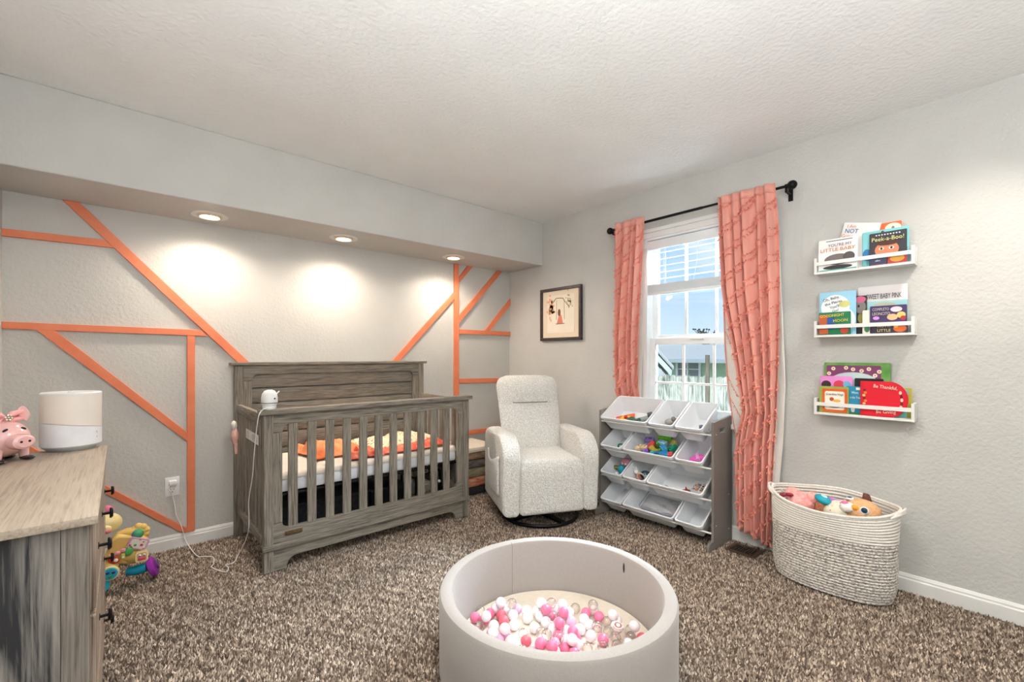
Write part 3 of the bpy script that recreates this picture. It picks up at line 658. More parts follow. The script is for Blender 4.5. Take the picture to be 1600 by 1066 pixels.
# wall outlet and cable
ol = thing('wall_outlet', 'white duplex wall outlet left of the orange upright batten', 'outlet', (.244, YB, .378))
MB().box((-.036, -.006, -.058), (.036, 0, .058), bev=.002).obj('cover_plate', m_vinyl, ol)
for z in (-.024, .024): MB().lathe([(0, 0), (.0165, 0), (.0165, .003), (0, .003)], n=24).obj('socket', m_white, ol, loc=(0, -.006, z), rot=(PI / 2, 0, 0))
m = MB(); m.box((-.008, -.0098, -.022), (-.006, -.0088, -.013)); m.box((.006, -.0098, -.022), (.008, -.0098 + .001, -.013)); m.cyl((0, -.0098, -.032), (0, -.0088, -.032), .0028, n=10); m.obj('slots', m_black, ol)
pg = MB().box((.227, YB - .040, .390), (.265, YB - .0092, .418), bev=.004).obj('power_plug', m_vinyl); tag(pg, 'white power adapter plugged into the wall outlet', 'plug')
def smooth_path(P, n=8):
    P = [Vector(p) for p in P]; out = []
    for i in range(len(P) - 1):
        a, b, c, d = P[max(i - 1, 0)], P[i], P[i + 1], P[min(i + 2, len(P) - 1)]
        for k in range(n):
            t = k / n; out.append(.5 * ((2 * b) + (c - a) * t + (2 * a - 5 * b + 4 * c - d) * t * t + (3 * b - a - 3 * c + d) * t ** 3))
    return out + [P[-1]]
cab = [(.230, YB - .03, .392), (.222, YB - .045, .372), (.239, YB - .03, .344), (.255, YB - .032, .262), (.261, YB - .032, .209), (.287, YB - .032, .13), (.305, YB - .04, .05), (.325, YB - .1, .006), (.345, 3.20, .004), (.38, 3.165, .004), (.412, 3.12, .004), (.400, 3.02, .004), (.386, 2.976, .004), (.433, 2.866, .004), (.455, 2.91, .004), (.45, 2.96, .005), (.49, 2.965, .004), (.53, 3.06, .01), (.550, 3.00, .09), (.555, 2.93, .17), (.556, 2.91, .25), (.553, 2.90, .36), (.556, 2.82, .52), (.556, 2.79, .62), (.555, 2.735, .75), (.556, 2.680, .86), (.572, 2.672, .895), (.594, 2.677, .903)]
o = MB().tube(smooth_path(cab), .0026, 7).obj('monitor_cable', m_vinyl, ang=3); tag(o, 'thin white cable from the outlet across the carpet up to the baby monitor', 'cable')

# ------------------------------------------------------------------ storage ottoman between crib and chair
ot = thing('storage_bench', 'low bench with cream padded lid over stacked patterned blankets behind the armchair', 'bench', (2.29, 3.25, 0))
m_pat = speckle('patterned_cloth', srgb(150, 130, 108), [srgb(170, 66, 50), srgb(96, 92, 84), srgb(176, 152, 120), srgb(70, 64, 60)], 16, .5)
MB().box((-.225, -.185, .0), (.225, .185, .06), bev=.012).obj('base', m_dark, ot)
zz = .06; 
for k, (hh, c1_, c2_) in enumerate([(.085, srgb(190, 86, 66), srgb(206, 170, 130)), (.08, srgb(120, 112, 88), srgb(160, 148, 120)), (.07, srgb(74, 72, 74), srgb(120, 112, 104)), (.06, srgb(120, 98, 82), srgb(170, 140, 112))]):
    MB().box((-.22 + .004 * (k % 2), -.18 - .004 * (k % 2), zz + .001), (.22, .18, zz + hh), bev=.022).obj('folded_blanket', mat('bench_cloth_%d' % k, c1_, c2_, .9, 12, stretch=(1, 1, 4)), ot); zz += hh
MB().box((-.232, -.192, zz + .001), (.232, .192, zz + .052), bev=.02).obj('lid_cushion', m_pad, ot)

# ------------------------------------------------------------------ boucle glider chair
ch = thing('glider_armchair', 'cream boucle swivel glider armchair between crib and toy rack', 'armchair', (2.365, 2.37, 0), (0, 0, math.radians(-26)))
MB().tube([(.275 * math.cos(2 * PI * i / 48), .275 * math.sin(2 * PI * i / 48), .012) for i in range(48)], .0125, 10, closed=True).obj('base_ring', m_black, ch)
m = MB()
for a in (.35, .35 + PI / 2): m.box((-.27, -.02, .006), (.27, .02, .022), mtx=Matrix.Rotation(a, 4, 'Z'))
m.cyl((0, 0, .02), (0, 0, .085), .045, n=24); m.box((-.18, -.16, .072), (.18, .18, .088)); m.obj('swivel_base', m_black, ch)
def soft(name, fn, n, parent, sub=1, disp=.006):
    m = MB(); fn(m); o = m.obj(name, m_boucle, parent, ang=3)
    rm = o.modifiers.new('re', 'REMESH'); rm.mode = 'VOXEL'; rm.voxel_size = .008; rm.use_smooth_shade = True
    sm = o.modifiers.new('sm', 'SMOOTH'); sm.factor = .6; sm.iterations = 6
    tx = bpy.data.textures.get('boucle') or bpy.data.textures.new('boucle', 'CLOUDS'); tx.noise_scale = .011; tx.noise_depth = 1
    dm = o.modifiers.new('d', 'DISPLACE'); dm.texture = tx; dm.strength = disp; dm.mid_level = .5
    return o
# body: seat block with front apron, waisted
FY, BY = -.27, .36      # front / back of the body
soft('seat_base', lambda m: m.box((-.235, FY + .005, .092), (.235, BY - .06, .36), bev=.03), 0, ch)
soft('seat_cushion', lambda m: m.box((-.232, FY - .012, .345), (.232, BY - .12, .475), bev=.05), 0, ch)
soft('front_apron', lambda m: m.box((-.236, FY - .014, .094), (.236, FY + .05, .44), bev=.025), 0, ch)
def arm(sx):
    def fn(m):
        r = .17; zt = .628
        pts = [(FY, .092)] + arc(FY + r, zt - r, r, PI, PI / 2, 10) + [(BY - .12, zt + .005), (BY - .03, zt - .02), (BY, zt - .08), (BY, .092)]
        x0, x1 = (sx * .228, sx * .352)
        A = MB(); m.prism(pts, min(x0, x1), max(x0, x1), 'yz')
        es = [e for e in m.b.edges if abs(e.verts[0].co.x - e.verts[1].co.x) < 1e-6]
        bmesh.ops.bevel(m.b, geom=es, offset=.036, segments=4, profile=.5, affect='EDGES')
    return fn
soft('arm', arm(-1), 0, ch); soft('arm', arm(1), 0, ch)
# back cushion: reclined tall rounded slab, in two puffs
def back(m):
    n = 22
    def P(u, v, s):
        # u across -1..1, v up 0..1
        z = .40 + .625 * v; yc = .17 + .20 * v; w = .232 + .032 * v
        rc = .10
        zz_ = max(0, (z - (1.025 - rc)) / rc); ww = w - (rc * .85) * (1 - math.sqrt(max(0, 1 - zz_ ** 2)))
        puff = .055 + .022 * math.sin(PI * min(1, v / .66)) if v < .66 else .052 + .025 * math.sin(PI * (v - .66) / .34)
        puff *= (1 - abs(u) ** 3.2) * .75 + .25; puff *= math.sqrt(max(.04, 1 - zz_ ** 3))
        return Vector((u * ww, yc - puff * (1 if s < 0 else -.9) + .015 * (u * u) * (-1), z))
    F = [[m.b.verts.new(P(-1 + 2 * i / n, j / 30, -1)) for j in range(31)] for i in range(n + 1)]
    B = [[m.b.verts.new(P(-1 + 2 * i / n, j / 30, 1)) for j in range(31)] for i in range(n + 1)]
    for G, fl in ((F, 0), (B, 1)):
        for i in range(n):
            for j in range(30): m._f([G[i][j], G[i + 1][j], G[i + 1][j + 1], G[i][j + 1]])
    for j in range(30):
        for i in (0, n): m._f([F[i][j], F[i][j + 1], B[i][j + 1], B[i][j]])
    for i in range(n):
        for j in (0, 30): m._f([F[i][j], F[i + 1][j], B[i + 1][j], B[i][j]])
bc = soft('backrest', back, 0, ch)
MB().tube([(x, .245 - .0045 - .012 * (1 - (x / .15) ** 2), .814) for x in np.linspace(-.145, .145, 14)], .0035, 6).obj('headrest_seam', mat('seam_shadow_thread', srgb(120, 114, 108), None, .9), ch)
# side pocket on the left arm
def pocket(m): m.grid(14, 14, lambda u, v: Vector((-.362 - .022 * math.sin(PI * u) * (.4 + .6 * v), FY + .10 + .32 * u, .22 + .27 * v - .05 * math.sin(PI * u) * v)))
m = MB(); pocket(m); m.obj('side_pocket', m_boucle, ch, solid=.012, ang=3)

# ------------------------------------------------------------------ toy organiser
og = thing('toy_organizer', 'grey sided toy storage rack with four tiers of white bins under the window', 'toy rack', (2.72, 1.662, 0), FACE)
PW = .433
def gable(x0, x1):
    m = MB(); m.prism(rrect(0.0, .006, .255, .78, .012), x0, x1, 'yz')
    return m
for s, x0 in ((-1, -PW), (1, PW - .016)):
    # side panel with a hand hole
    y0p, y1p = 0.0, .258
    hole = rrect(.085, .705, .155, .735, .012, 4); outer = [(y1p, .80), (y0p, .776), (y0p, .0), (y1p, .0)]
    m = MB(); b = m.b
    for xx in (x0, x0 + .016):
        ov = [b.verts.new((xx, p[0], p[1])) for p in outer]; hv = [b.verts.new((xx, p[0], p[1])) for p in hole]
        es = [b.edges.new((ov[i], ov[(i + 1) % 4])) for i in range(4)] + [b.edges.new((hv[i], hv[(i + 1) % len(hv)])) for i in range(len(hv))]
        bmesh.ops.triangle_fill(b, use_beauty=True, edges=es)
    b.verts.ensure_lookup_table(); nh = len(hole); A = list(b.verts)[:4 + nh]; B = list(b.verts)[4 + nh:]
    for i in range(4): m._f([A[i], A[(i + 1) % 4], B[(i + 1) % 4], B[i]])
    for i in range(nh): m._f([A[4 + i], A[4 + (i + 1) % nh], B[4 + (i + 1) % nh], B[4 + i]])
    m.obj('side_panel', m_greypanel, og, smooth=False, bev=.001)
    xo = x0 if s < 0 else x0
    MB().prism([(-.062, 0), (0, 0), (0, .055), (-.02, .05)] + arc(-.040, .026, .024, PI / 2, PI, 5) + [(-.064, .01)], x0, x0 + .016, 'yz').obj('foot', m_greypanel, og, smooth=False, bev=.001)
TZ = [.722, .515, .318, .118]; TILT = math.atan2(.155, .262)
for z in TZ:
    for (yy, dz) in ((.010, -.026), (.169, -.040)):
        MB().cyl((-PW + .014, yy, z + dz), (PW - .014, yy, z + dz), .006, n=12).obj('rod', m_white, og)
for x in (PW + .0005,):
    for (yy, zz_) in ((.03, .70), (.03, .14), (.21, .30), (.21, .08)): MB().lathe([(0, 0), (.004, 0), (.003, .0015), (0, .0018)], n=10).obj('screw', m_vinyl, og, loc=(x, yy, zz_), rot=(0, PI / 2, 0))
def bin_mesh(w, L=.290, h=.118):
    """open tapered bin, local x across, y back, z up; origin front of rim centre"""
    m = MB(); b = m.b
    tx, ty = .022, .028
    def ring(x, y0, y1, z, r):
        return [b.verts.new((p[0], p[1], z)) for p in rrect(-x, y0, x, y1, r, 4)]
    o = [ring(w / 2, 0, L, .004, .022), ring(w / 2, 0, L, -.010, .022), ring(w / 2 - .007, .007, L - .007, -.010, .018), ring(w / 2 - .007 - tx, .007 + ty, L - .007 - ty, -h, .014)]
    i = [ring(w / 2 - .010, .010, L - .010, .004, .016), ring(w / 2 - .010 - tx, .010 + ty, L - .010 - ty, -h + .003, .012)]
    def join(A, B):
        n = len(A)
        for k in range(n): m._f([A[k], A[(k + 1) % n], B[(k + 1) % n], B[k]])
    join(o[0], o[1]); join(o[1], o[2]); join(o[2], o[3]); m._f(o[3]); join(o[0], i[0]); join(i[0], i[1]); m._f(i[1])
    return m
small = bin_mesh(.186).obj('tmp', m_bin, ang=.5).data; large = bin_mesh(.392).obj('tmp2', m_bin, ang=.5).data
for n_ in ('tmp', 'tmp2'): bpy.data.objects.remove(bpy.data.objects[n_])
TIER = [('L', 'S', 'S'), ('S', 'L', 'S'), ('S', 'S', 'L'), ('S', 'L', 'S')]
tn = ['top', 'second', 'third', 'bottom']; BINS = {}
for ti, (z, tr_) in enumerate(zip(TZ, TIER)):
    x = -PW + .020
    for k, c in enumerate(tr_):
        w = .186 if c == 'S' else .392; cx_ = x + w / 2; x += w + .0085
        o = bpy.data.objects.new('storage_bin', large if c == 'L' else small); COL.objects.link(o)
        pos = ['left', 'middle', 'right'][k]
        tag(o, '%s white plastic bin, %s on the %s tier of the toy rack' % ('wide' if c == 'L' else 'small', pos, tn[ti]), 'bin', 'white bins of the toy rack')
        M = Matrix.Translation((2.72, 1.662, 0)) @ Matrix.Rotation(-PI / 2, 4, 'Z') @ Matrix.Translation((cx_, -.022, z)) @ Matrix.Rotation(TILT, 4, 'X')
        o.matrix_world = M; o.location = M.to_translation(); o.rotation_euler = M.to_euler(); BINS[(ti, k)] = (M, w)
# toys inside bins: positions in bin local coordinates (x across, y back, z up from the bin floor)
def inbin(ti, k, x, y, z, rz=0):
    M, w = BINS[(ti, k)]
    T = M @ Matrix.Translation((x, y, -.1135 + z)) @ Matrix.Rotation(rz, 4, 'Z'); return T.to_translation(), T.to_euler()
def toy(name, label, cat, parts, ti, k, x, y, z=0, rz=0, group=None):
    p, r = inbin(ti, k, x, min(y + .035, .20), z, rz); t = thing(name, label, cat, p, r, group); t.scale = (1.0,) * 3 if name in ('small_tub', 'clear_tray') else (1.35,) * 3
    for nm, fn, mm in parts: m = MB(); fn(m); m.obj(nm, mm, t, ang=.7)
    return t
F = lambda r, g, b: flat('plastic_%d_%d_%d' % (r, g, b), srgb(r, g, b), .38)
# building blocks
def block(w, label, col, x, y, z, rz, tilt=(0, 0)):
    p, r = inbin(1, 1, x, y, z, rz); e = (r.to_matrix() @ Euler((tilt[0], tilt[1], 0)).to_matrix()).to_euler()
    t = thing('building_block', label, 'toy block', p, e, 'toy blocks in the wide bin')
    n = max(1, round(w / .032)); mm = F(*col)
    MB().box((-w / 2, -.017, 0), (w / 2, .017, .034), bev=.002).obj('brick_body', mm, t)
    for i in range(n): MB().cyl((-w / 2 + w / n * (i + .5), 0, .034), (-w / 2 + w / n * (i + .5), 0, .0405), .0095, n=14).obj('stud', mm, t)
BL = [(.064, 'cream block at the front left of the block pile', (226, 200, 158), -.095, .085, 0, .1, (0, 0)),
      (.064, 'coral red block standing beside the cream block', (228, 96, 92), -.050, .125, .0, 1.4, (0, 0)),
      (.064, 'lilac block at the back left of the block pile', (160, 132, 208), -.092, .175, 0, .1, (0, 0)),
      (.096, 'bright green long block at the back of the pile', (132, 206, 60), .022, .205, .012, .02, (.2, 0)),
      (.064, 'mustard yellow block in the front centre', (196, 172, 74), -.010, .075, .004, -.5, (0, .2)),
      (.032, 'purple block lying in front of the coral block', (146, 98, 206), -.052, .048, 0, .6, (0, 0)),
      (.064, 'pale blue block at the middle of the block pile', (150, 196, 214), .030, .150, .012, -.2, (0, 0)),
      (.064, 'sky blue block pointing right in the block pile', (70, 160, 208), .060, .098, .010, -.7, (0, 0)),
      (.064, 'blue block at the front right of the pile', (52, 140, 196), .086, .052, 0, .12, (0, 0)),
      (.032, 'dark teal block at the front of the pile', (44, 112, 150), .035, .042, 0, -.3, (0, 0)),
      (.064, 'green block on the right side of the pile', (30, 140, 108), .118, .120, .004, 1.0, (0, 0)),
      (.032, 'red block at the front right corner of the pile', (220, 86, 90), .128, .060, 0, .3, (0, 0)),
      (.032, 'pale yellow block at the back right of the pile', (216, 206, 122), .098, .180, .004, .1, (0, 0)),
      (.032, 'olive green block behind the mustard block', (92, 140, 62), -.005, .140, 0, .5, (0, 0)),
      (.032, 'light yellow small block at the front left edge', (230, 206, 166), -.132, .062, 0, .8, (0, 0)),
      (.032, 'turquoise block in the front centre of the pile', (64, 170, 190), .005, .040, 0, 0, (0, 0))]
for w, lab_, c, x, y, z, rz, tl in BL: block(w, lab_, c, x, y + .025, z + .044, rz, tl)
for i_ in range(10): block(.064, 'block at the bottom of the pile in the wide bin, mostly covered', [(60, 150, 190), (214, 90, 84), (110, 176, 70), (226, 196, 90), (150, 120, 200)][i_ % 5], -.105 + .052 * (i_ % 5), .075 + .085 * (i_ // 5), .0, 1.57)
# top tier wide bin: wooden puzzle board and dark figures
toy('toy_board', 'orange painted toy board at the left of the top wide bin', 'toy', [('board', lambda m: m.box((-.055, -.045, 0), (.055, .045, .012), bev=.003), F(226, 92, 42)), ('yellow_piece', lambda m: m.prism([(-.03, -.02), (.02, -.03), (.035, .01), (-.01, .03)], .012, .020, 'xy'), F(240, 190, 60)), ('red_piece', lambda m: m.cyl((.01, .0, .020), (.01, 0, .030), .010), F(190, 40, 34))], 0, 0, -.085, .095, .002, .5)
toy('toy_dinosaur', 'dark green toy dinosaur in the top wide bin', 'toy', [('body', lambda m: (m.tube([(-.055, 0, .02), (-.03, 0, .024), (0, 0, .032), (.03, .0, .03), (.05, 0, .045), (.065, 0, .052)], [.004, .010, .017, .013, .008, .009], 10)), F(58, 96, 82)), ('leg', lambda m: [m.cyl((x, y, 0), (x, y, .026), .005) for x in (-.015, .022) for y in (-.012, .012)], F(58, 96, 82))], 0, 0, .0, .075, 0, -.3)
toy('toy_train', 'grey toy train engine at the right of the top wide bin', 'toy', [('chassis', lambda m: m.box((-.05, -.016, .008), (.05, .016, .022), bev=.002), F(120, 128, 128)), ('boiler', lambda m: m.cyl((-.04, 0, .032), (.02, 0, .032), .013), F(150, 160, 158)), ('cab', lambda m: m.box((.02, -.015, .022), (.048, .015, .055), bev=.002), F(72, 80, 84)), ('wheel', lambda m: [m.cyl((x, y - .003, .008), (x, y + .003, .008), .008) for x in (-.035, 0, .035) for y in (-.018, .018)], F(40, 42, 46))], 0, 0, .09, .10, 0, .6)
toy('toy_bird', 'small grey toy bird in the middle bin of the top tier', 'toy', [('body', lambda m: m.sph((0, 0, .03), (.026, .018, .018)), F(148, 146, 142)), ('head', lambda m: m.sph((.022, 0, .048), .012), F(120, 120, 118)), ('beak', lambda m: m.cyl((.032, 0, .048), (.046, 0, .046), .004, .0005), F(220, 150, 60)), ('leg', lambda m: [m.cyl((0, y, 0), (0, y, .016), .002, n=6) for y in (-.006, .006)], F(70, 66, 60))], 0, 1, -.01, .10, 0, .3)
toy('toy_snake', 'coiled brown toy snake in the middle bin of the top tier', 'toy', [('body', lambda m: m.tube([(.05 * math.cos(a) * (1 - a / 22), .03 * math.sin(a) * (1 - a / 22), .008 + a * .001) for a in np.linspace(0, 10, 40)], .007, 8), F(150, 106, 96)), ('head', lambda m: m.sph((.052, -.004, .010), (.012, .009, .007)), F(128, 70, 66))], 0, 1, .02, .065, 0, .1)
toy('toy_robot', 'small silver toy figure in the right bin of the top tier', 'toy', [('body', lambda m: m.box((-.013, -.009, .012), (.013, .009, .036), bev=.002), F(170, 172, 182)), ('head', lambda m: m.box((-.009, -.008, .037), (.009, .008, .052), bev=.002), F(90, 94, 112)), ('leg', lambda m: [m.box((x - .004, -.005, 0), (x + .004, .005, .012)) for x in (-.008, .008)], F(70, 72, 84)), ('arm', lambda m: [m.cyl((s * .014, 0, .032), (s * .030, 0, .024), .004) for s in (-1, 1)], F(190, 192, 200))], 0, 2, .035, .065, 0, .4)
# second tier small left
toy('toy_ring', 'green toy ring in the left bin of the second tier', 'toy', [('ring', lambda m: m.tube([(.022 * math.cos(a), 0, .028 + .022 * math.sin(a)) for a in np.linspace(0, 2 * PI, 22)[:-1]], .0055, 8, closed=True), F(40, 128, 108)), ('bead', lambda m: m.sph((-.034, .0, .009), .009), F(196, 190, 178)), ('knot', lambda m: m.sph((.018, 0, .008), .008), F(120, 96, 160))], 1, 0, .02, .065, 0, .2)
toy('toy_shoe', 'pink toy shoe in the right bin of the second tier', 'toy', [('upper', lambda m: (m.sph((0, 0, .026), (.045, .022, .026))), F(234, 92, 190)), ('sole', lambda m: m.box((-.045, -.019, 0), (.045, .019, .008), bev=.003), F(214, 130, 224)), ('strap', lambda m: m.box((-.008, -.023, .028), (.008, .023, .054), bev=.004), F(244, 170, 222))], 1, 2, .005, .08, 0, .5)
# third tier
toy('plush_doll', 'colourful plush doll with teal body in the left bin of the third tier', 'plush toy', [('body', lambda m: m.sph((0, 0, .03), (.024, .022, .028)), F(42, 164, 190)), ('head', lambda m: m.sph((.012, .04, .052), (.03, .026, .026)), F(232, 150, 170)), ('arm', lambda m: [m.sph((s * .045, .008, .03), (.026, .012, .014)) for s in (-1, 1)], F(120, 118, 56)), ('foot', lambda m: [m.sph((s * .024, -.03, .016), (.016, .014, .014)) for s in (-1, 1)], F(232, 234, 240)), ('toe', lambda m: [m.sph((s * .024, -.041, .020), (.009, .006, .009)) for s in (-1, 1)], F(30, 34, 44)), ('eye', lambda m: [m.sph((.012 + s * .011, .018, .060), .006) for s in (-1, 1)], F(240, 240, 240))], 2, 0, 0, .10, 0, 0)
toy('spoked_ring', 'dark teal spoked toy wheel in the middle bin of the third tier', 'toy', [('rim', lambda m: m.tube([(.030 * math.cos(a), 0, .038 + .030 * math.sin(a)) for a in np.linspace(0, 2 * PI, 24)[:-1]], .006, 8, closed=True), F(34, 62, 78)), ('spoke', lambda m: [m.cyl((0, 0, .038), (.028 * math.cos(a), 0, .038 + .028 * math.sin(a)), .004) for a in np.linspace(0, 2 * PI, 6)[:-1]], F(60, 140, 150)), ('hub', lambda m: m.cyl((0, -.008, .038), (0, .008, .038), .010), F(196, 216, 220))], 2, 1, .028, .085, 0, .2)
toy('toy_bunny', 'white and pink toy bunny in the middle bin of the third tier', 'toy', [('body', lambda m: m.sph((0, 0, .024), (.016, .014, .022)), F(226, 150, 152)), ('head', lambda m: m.sph((-.006, .0, .054), .014), F(240, 236, 236)), ('ear', lambda m: [m.sph((-.006 + s * .007, 0, .076), (.004, .003, .014)) for s in (-1, 1)], F(240, 236, 236)), ('foot', lambda m: [m.sph((s * .010, -.010, .006), (.008, .012, .006)) for s in (-1, 1)], F(190, 54, 50))], 2, 1, -.042, .085, 0, 0)
toy('toy_hoop', 'cream wooden toy hoop in the middle bin of the third tier', 'toy', [('hoop', lambda m: m.tube([(.020 * math.cos(a), 0, .034 + .028 * math.sin(a)) for a in np.linspace(0, 2 * PI, 22)[:-1]], .004, 8, closed=True), F(226, 204, 168)), ('bead', lambda m: [m.sph((x, -.006, .010), .008) for x in (-.012, .012)], F(200, 96, 70))], 2, 1, -.010, .065, 0, .3)
toy('toy_car', 'tiny black toy car in the wide bin of the third tier', 'toy', [('body', lambda m: m.box((-.018, -.008, .003), (.018, .008, .011), bev=.002), F(36, 34, 38)), ('roof', lambda m: m.box((-.008, -.007, .011), (.010, .007, .018), bev=.002), F(60, 56, 60)), ('wheel', lambda m: [m.cyl((x, y - .002, .005), (x, y + .002, .005), .005, n=10) for x in (-.011, .011) for y in (-.008, .008)], F(20, 20, 22))], 2, 2, -.115, .055, 0, -.1)
toy('toy_crab', 'dark red toy crab beside the small tub in the third tier', 'toy', [('body', lambda m: m.sph((0, 0, .014), (.022, .016, .012)), F(146, 56, 48)), ('claw', lambda m: [m.sph((s * .024, -.014, .016), (.010, .008, .007)) for s in (-1, 1)], F(170, 66, 56)), ('leg', lambda m: [m.cyl((s * .012, y, .014), (s * .034, y * 1.4, .002), .003, .001, n=6) for s in (-1, 1) for y in (-.008, .004, .014)], F(120, 44, 40)), ('fin', lambda m: m.cyl((0, 0, .02), (0, .006, .044), .008, .001, n=8), F(146, 56, 48))], 2, 2, .035, .055, 0, .1)
tb = toy('small_tub', 'small white open tub of mixed beads inside the wide bin of the third tier', 'tub', [('tub_body', lambda m: (m.box((-.052, -.042, 0), (.052, .042, .003)), m.box((-.052, -.042, .003), (-.049, .042, .050)), m.box((.049, -.042, .003), (.052, .042, .050)), m.box((-.049, -.042, .003), (.049, -.039, .050)), m.box((-.049, .039, .003), (.049, .042, .050)), m.box((-.0015, -.039, .003), (.0015, .039, .046))), m_bin)], 2, 2, .125, .085, .012, -.05)
mbead = speckle('bead_colours', srgb(224, 196, 160), [srgb(40, 36, 40), srgb(216, 160, 108), srgb(112, 150, 170), srgb(232, 222, 206), srgb(196, 120, 84)], 110, .9)
m = MB(); rnd = random.Random(2)
for k in range(150): m.sph((rnd.uniform(-.045, .045), rnd.uniform(-.035, .035), .030 + rnd.uniform(0, .010)), rnd.uniform(.004, .0065), 7, 5)
stuff(m.obj('beads', mbead, tb))
toy('clear_tray', 'flat translucent grey tray lying in the wide bin of the bottom tier', 'tray', [('tray_base', lambda m: m.prism(rrect(-.14, -.075, .14, .09, .02), 0, .004, 'xy'), mat('grey_translucent', srgb(176, 178, 186), None, .3)), ('tray_rim', lambda m: m.tube([(p[0], p[1], .020) for p in rrect(-.142, -.077, .142, .092, .022)], .004, 6, closed=True), mat('grey_translucent', srgb(176, 178, 186), None, .3)), ('crumpled_sheet', lambda m: m.grid(20, 14, lambda u, v: Vector((-.12 + .24 * u, -.06 + .12 * v, .012 + .010 * math.sin(u * 9 + v * 5) * math.sin(v * 7 + 1)))), mat('grey_translucent2', srgb(196, 196, 200), None, .4))], 3, 1, 0, .14, .004, 0)

# ------------------------------------------------------------------ floor vent
vt = thing('floor_vent', 'bronze metal floor register between the toy rack and the basket', 'vent', (2.86, 1.105, -.002))
m = MB(); m.box((-.075, -.085, 0), (.065, -.065, .008)); m.box((-.075, .065, 0), (.065, .085, .008)); m.box((-.075, -.065, 0), (-.055, .065, .008)); m.box((.045, -.065, 0), (.065, .065, .008))
mb_ = flat('bronze_metal', srgb(92, 70, 56), .45, metal=.4); m.obj('vent_frame', mb_, vt, smooth=False, bev=.001)
MB().box((-.055, -.065, 0), (.045, .065, .0015)).obj('duct', flat('vent_dark', srgb(10, 10, 12), .9), vt, smooth=False)
for k in range(9): MB().box((-.055, -.058 + k * .0145 - .002, .002), (.045, -.058 + k * .0145 + .002, .007)).obj('louver', mb_, vt, smooth=False)

# ------------------------------------------------------------------ rope basket
BX, BY_, BA, BB = 2.790, .650, .150, .262
bk = thing('rope_basket', 'large oval white and grey cotton rope basket against the right wall', 'basket', (BX, BY_, 0))
m_ropew = mat('white_rope', srgb(220, 213, 204), srgb(232, 226, 218), .9, 120, bump=.5, bscale=420, bdist=.002, stretch=(1, 1, .6))
m_ropeg = mat('grey_fleck_rope', srgb(140, 132, 125), srgb(222, 215, 207), .9, 95, stretch=(1, 1, 2.4), bump=.4, bscale=300, bdist=.002, lo=.40, hi=.54)
def bz(z, t):
    """plan outline of the basket at height z"""
    f = 1.0 if z > .10 else .93 + .07 * math.sin(min(1, z / .10) * PI / 2)
    k = min(1, max(0, (z - .25) / .17)); c, s = math.cos(t), math.sin(t)
    ex = 2.3 - .65 * k
    rx = abs(c) ** (2 / ex) * math.copysign(1, c); ry = abs(s) ** (2 / ex) * math.copysign(1, s)
    return Vector((BA * f * (1 + .14 * k) * rx, BB * f * (1 + .05 * k) * ry, 0))
def rimz(t): return .022 * abs(math.sin(t)) ** 6 + .030 * max(0, math.cos(t)) - .022 * max(0, -math.cos(t))
nr = 44; H_ = .425
def coil(z0_, z1_, n, mm, nm, top=False):
    m = MB(); hh = (z1_ - z0_) / n
    for k in range(n):
        z = z0_ + hh * (k + .5)
        kz = max(0, (z - .3) / (H_ - .3))
        m.tube([bz(z, t) + Vector((0, 0, z + kz * rimz(t))) for t in np.linspace(0, 2 * PI, 73)[:-1]], hh * .515, 8, closed=True)
    return m.obj(nm, mm, bk, ang=3)
coil(0, .285, 20, m_ropeg, 'grey_rope_coils'); coil(.285, H_, 10, m_ropew, 'white_rope_coils')
m = MB(); m.b.faces.new([m.b.verts.new(bz(.01, t) + Vector((0, 0, .008))) for t in np.linspace(0, 2 * PI, 49)[:-1]]); m.obj('basket_bottom', m_ropeg, bk, solid=.008)
m = MB(); m.tube([bz(H_, t) * 1.01 + Vector((0, 0, H_ + rimz(t) + .002)) for t in np.linspace(0, 2 * PI, 97)[:-1]], .0075, 8, closed=True); m.obj('rim', m_ropew, bk, ang=3)
for s in (-1, 1):      # loop handles at the two ends
    m = MB()
    for q in range(3):
        m.tube(smooth_path([(-.060 + q * .004, s * (BB * .93), H_ - .012), (-.045 + q * .003, s * (BB * 1.03 + .008), H_ + .010 + .006 * q), (0, s * (BB * 1.07 + .014), H_ + .018 + .008 * q), (.045 - q * .003, s * (BB * 1.03 + .008), H_ + .010 + .006 * q), (.060 - q * .004, s * (BB * .93), H_ - .012)], 6), .006, 7)
    m.obj('handle', m_ropew, bk, ang=3)
# plush toys in the basket
def fur(nm, a, b): return mat(nm, a, b, .95, 50, bump=.8, bscale=150, bdist=.005)
def plush(name, label, loc, rot, parts):
    t = thing(name, label, 'plush toy', loc, rot)
    for nm, fn, mm in parts: m = MB(); fn(m); m.obj(nm, mm, t, ang=3)
    return t
plush('pink_fluffy_plush', 'pink fluffy plush toy at the left end of the rope basket', (BX, BY_ + .135, .335), (0, 0, .3), [('body', lambda m: (m.sph((0, 0, .05), (.065, .075, .06)), m.sph((-.01, -.05, .085), (.04, .035, .035)), m.sph((.03, .04, .09), (.035, .035, .03))), fur('pink_fluff', srgb(240, 150, 148), srgb(252, 190, 182))), ('bow', lambda m: (m.sph((-.04, .055, .095), (.012, .02, .010)), m.sph((-.045, .085, .09), (.012, .018, .010))), F(140, 30, 50))])
plush('teal_footed_doll', 'brown doll with a teal foot in the rope basket', (BX - .03, BY_ + .045, .365), (.3, 0, -.4), [('foot', lambda m: m.sph((0, 0, .075), (.030, .042, .022)), F(34, 158, 178)), ('sole_patch', lambda m: m.sph((0, 0, .0955), (.012, .016, .003)), F(200, 230, 234)), ('leg', lambda m: m.tube([(0, 0, -.05), (0, .0, .02), (0, 0, .065)], [.022, .024, .024], 10), fur('brown_fur', srgb(170, 104, 74), srgb(200, 132, 100)))])
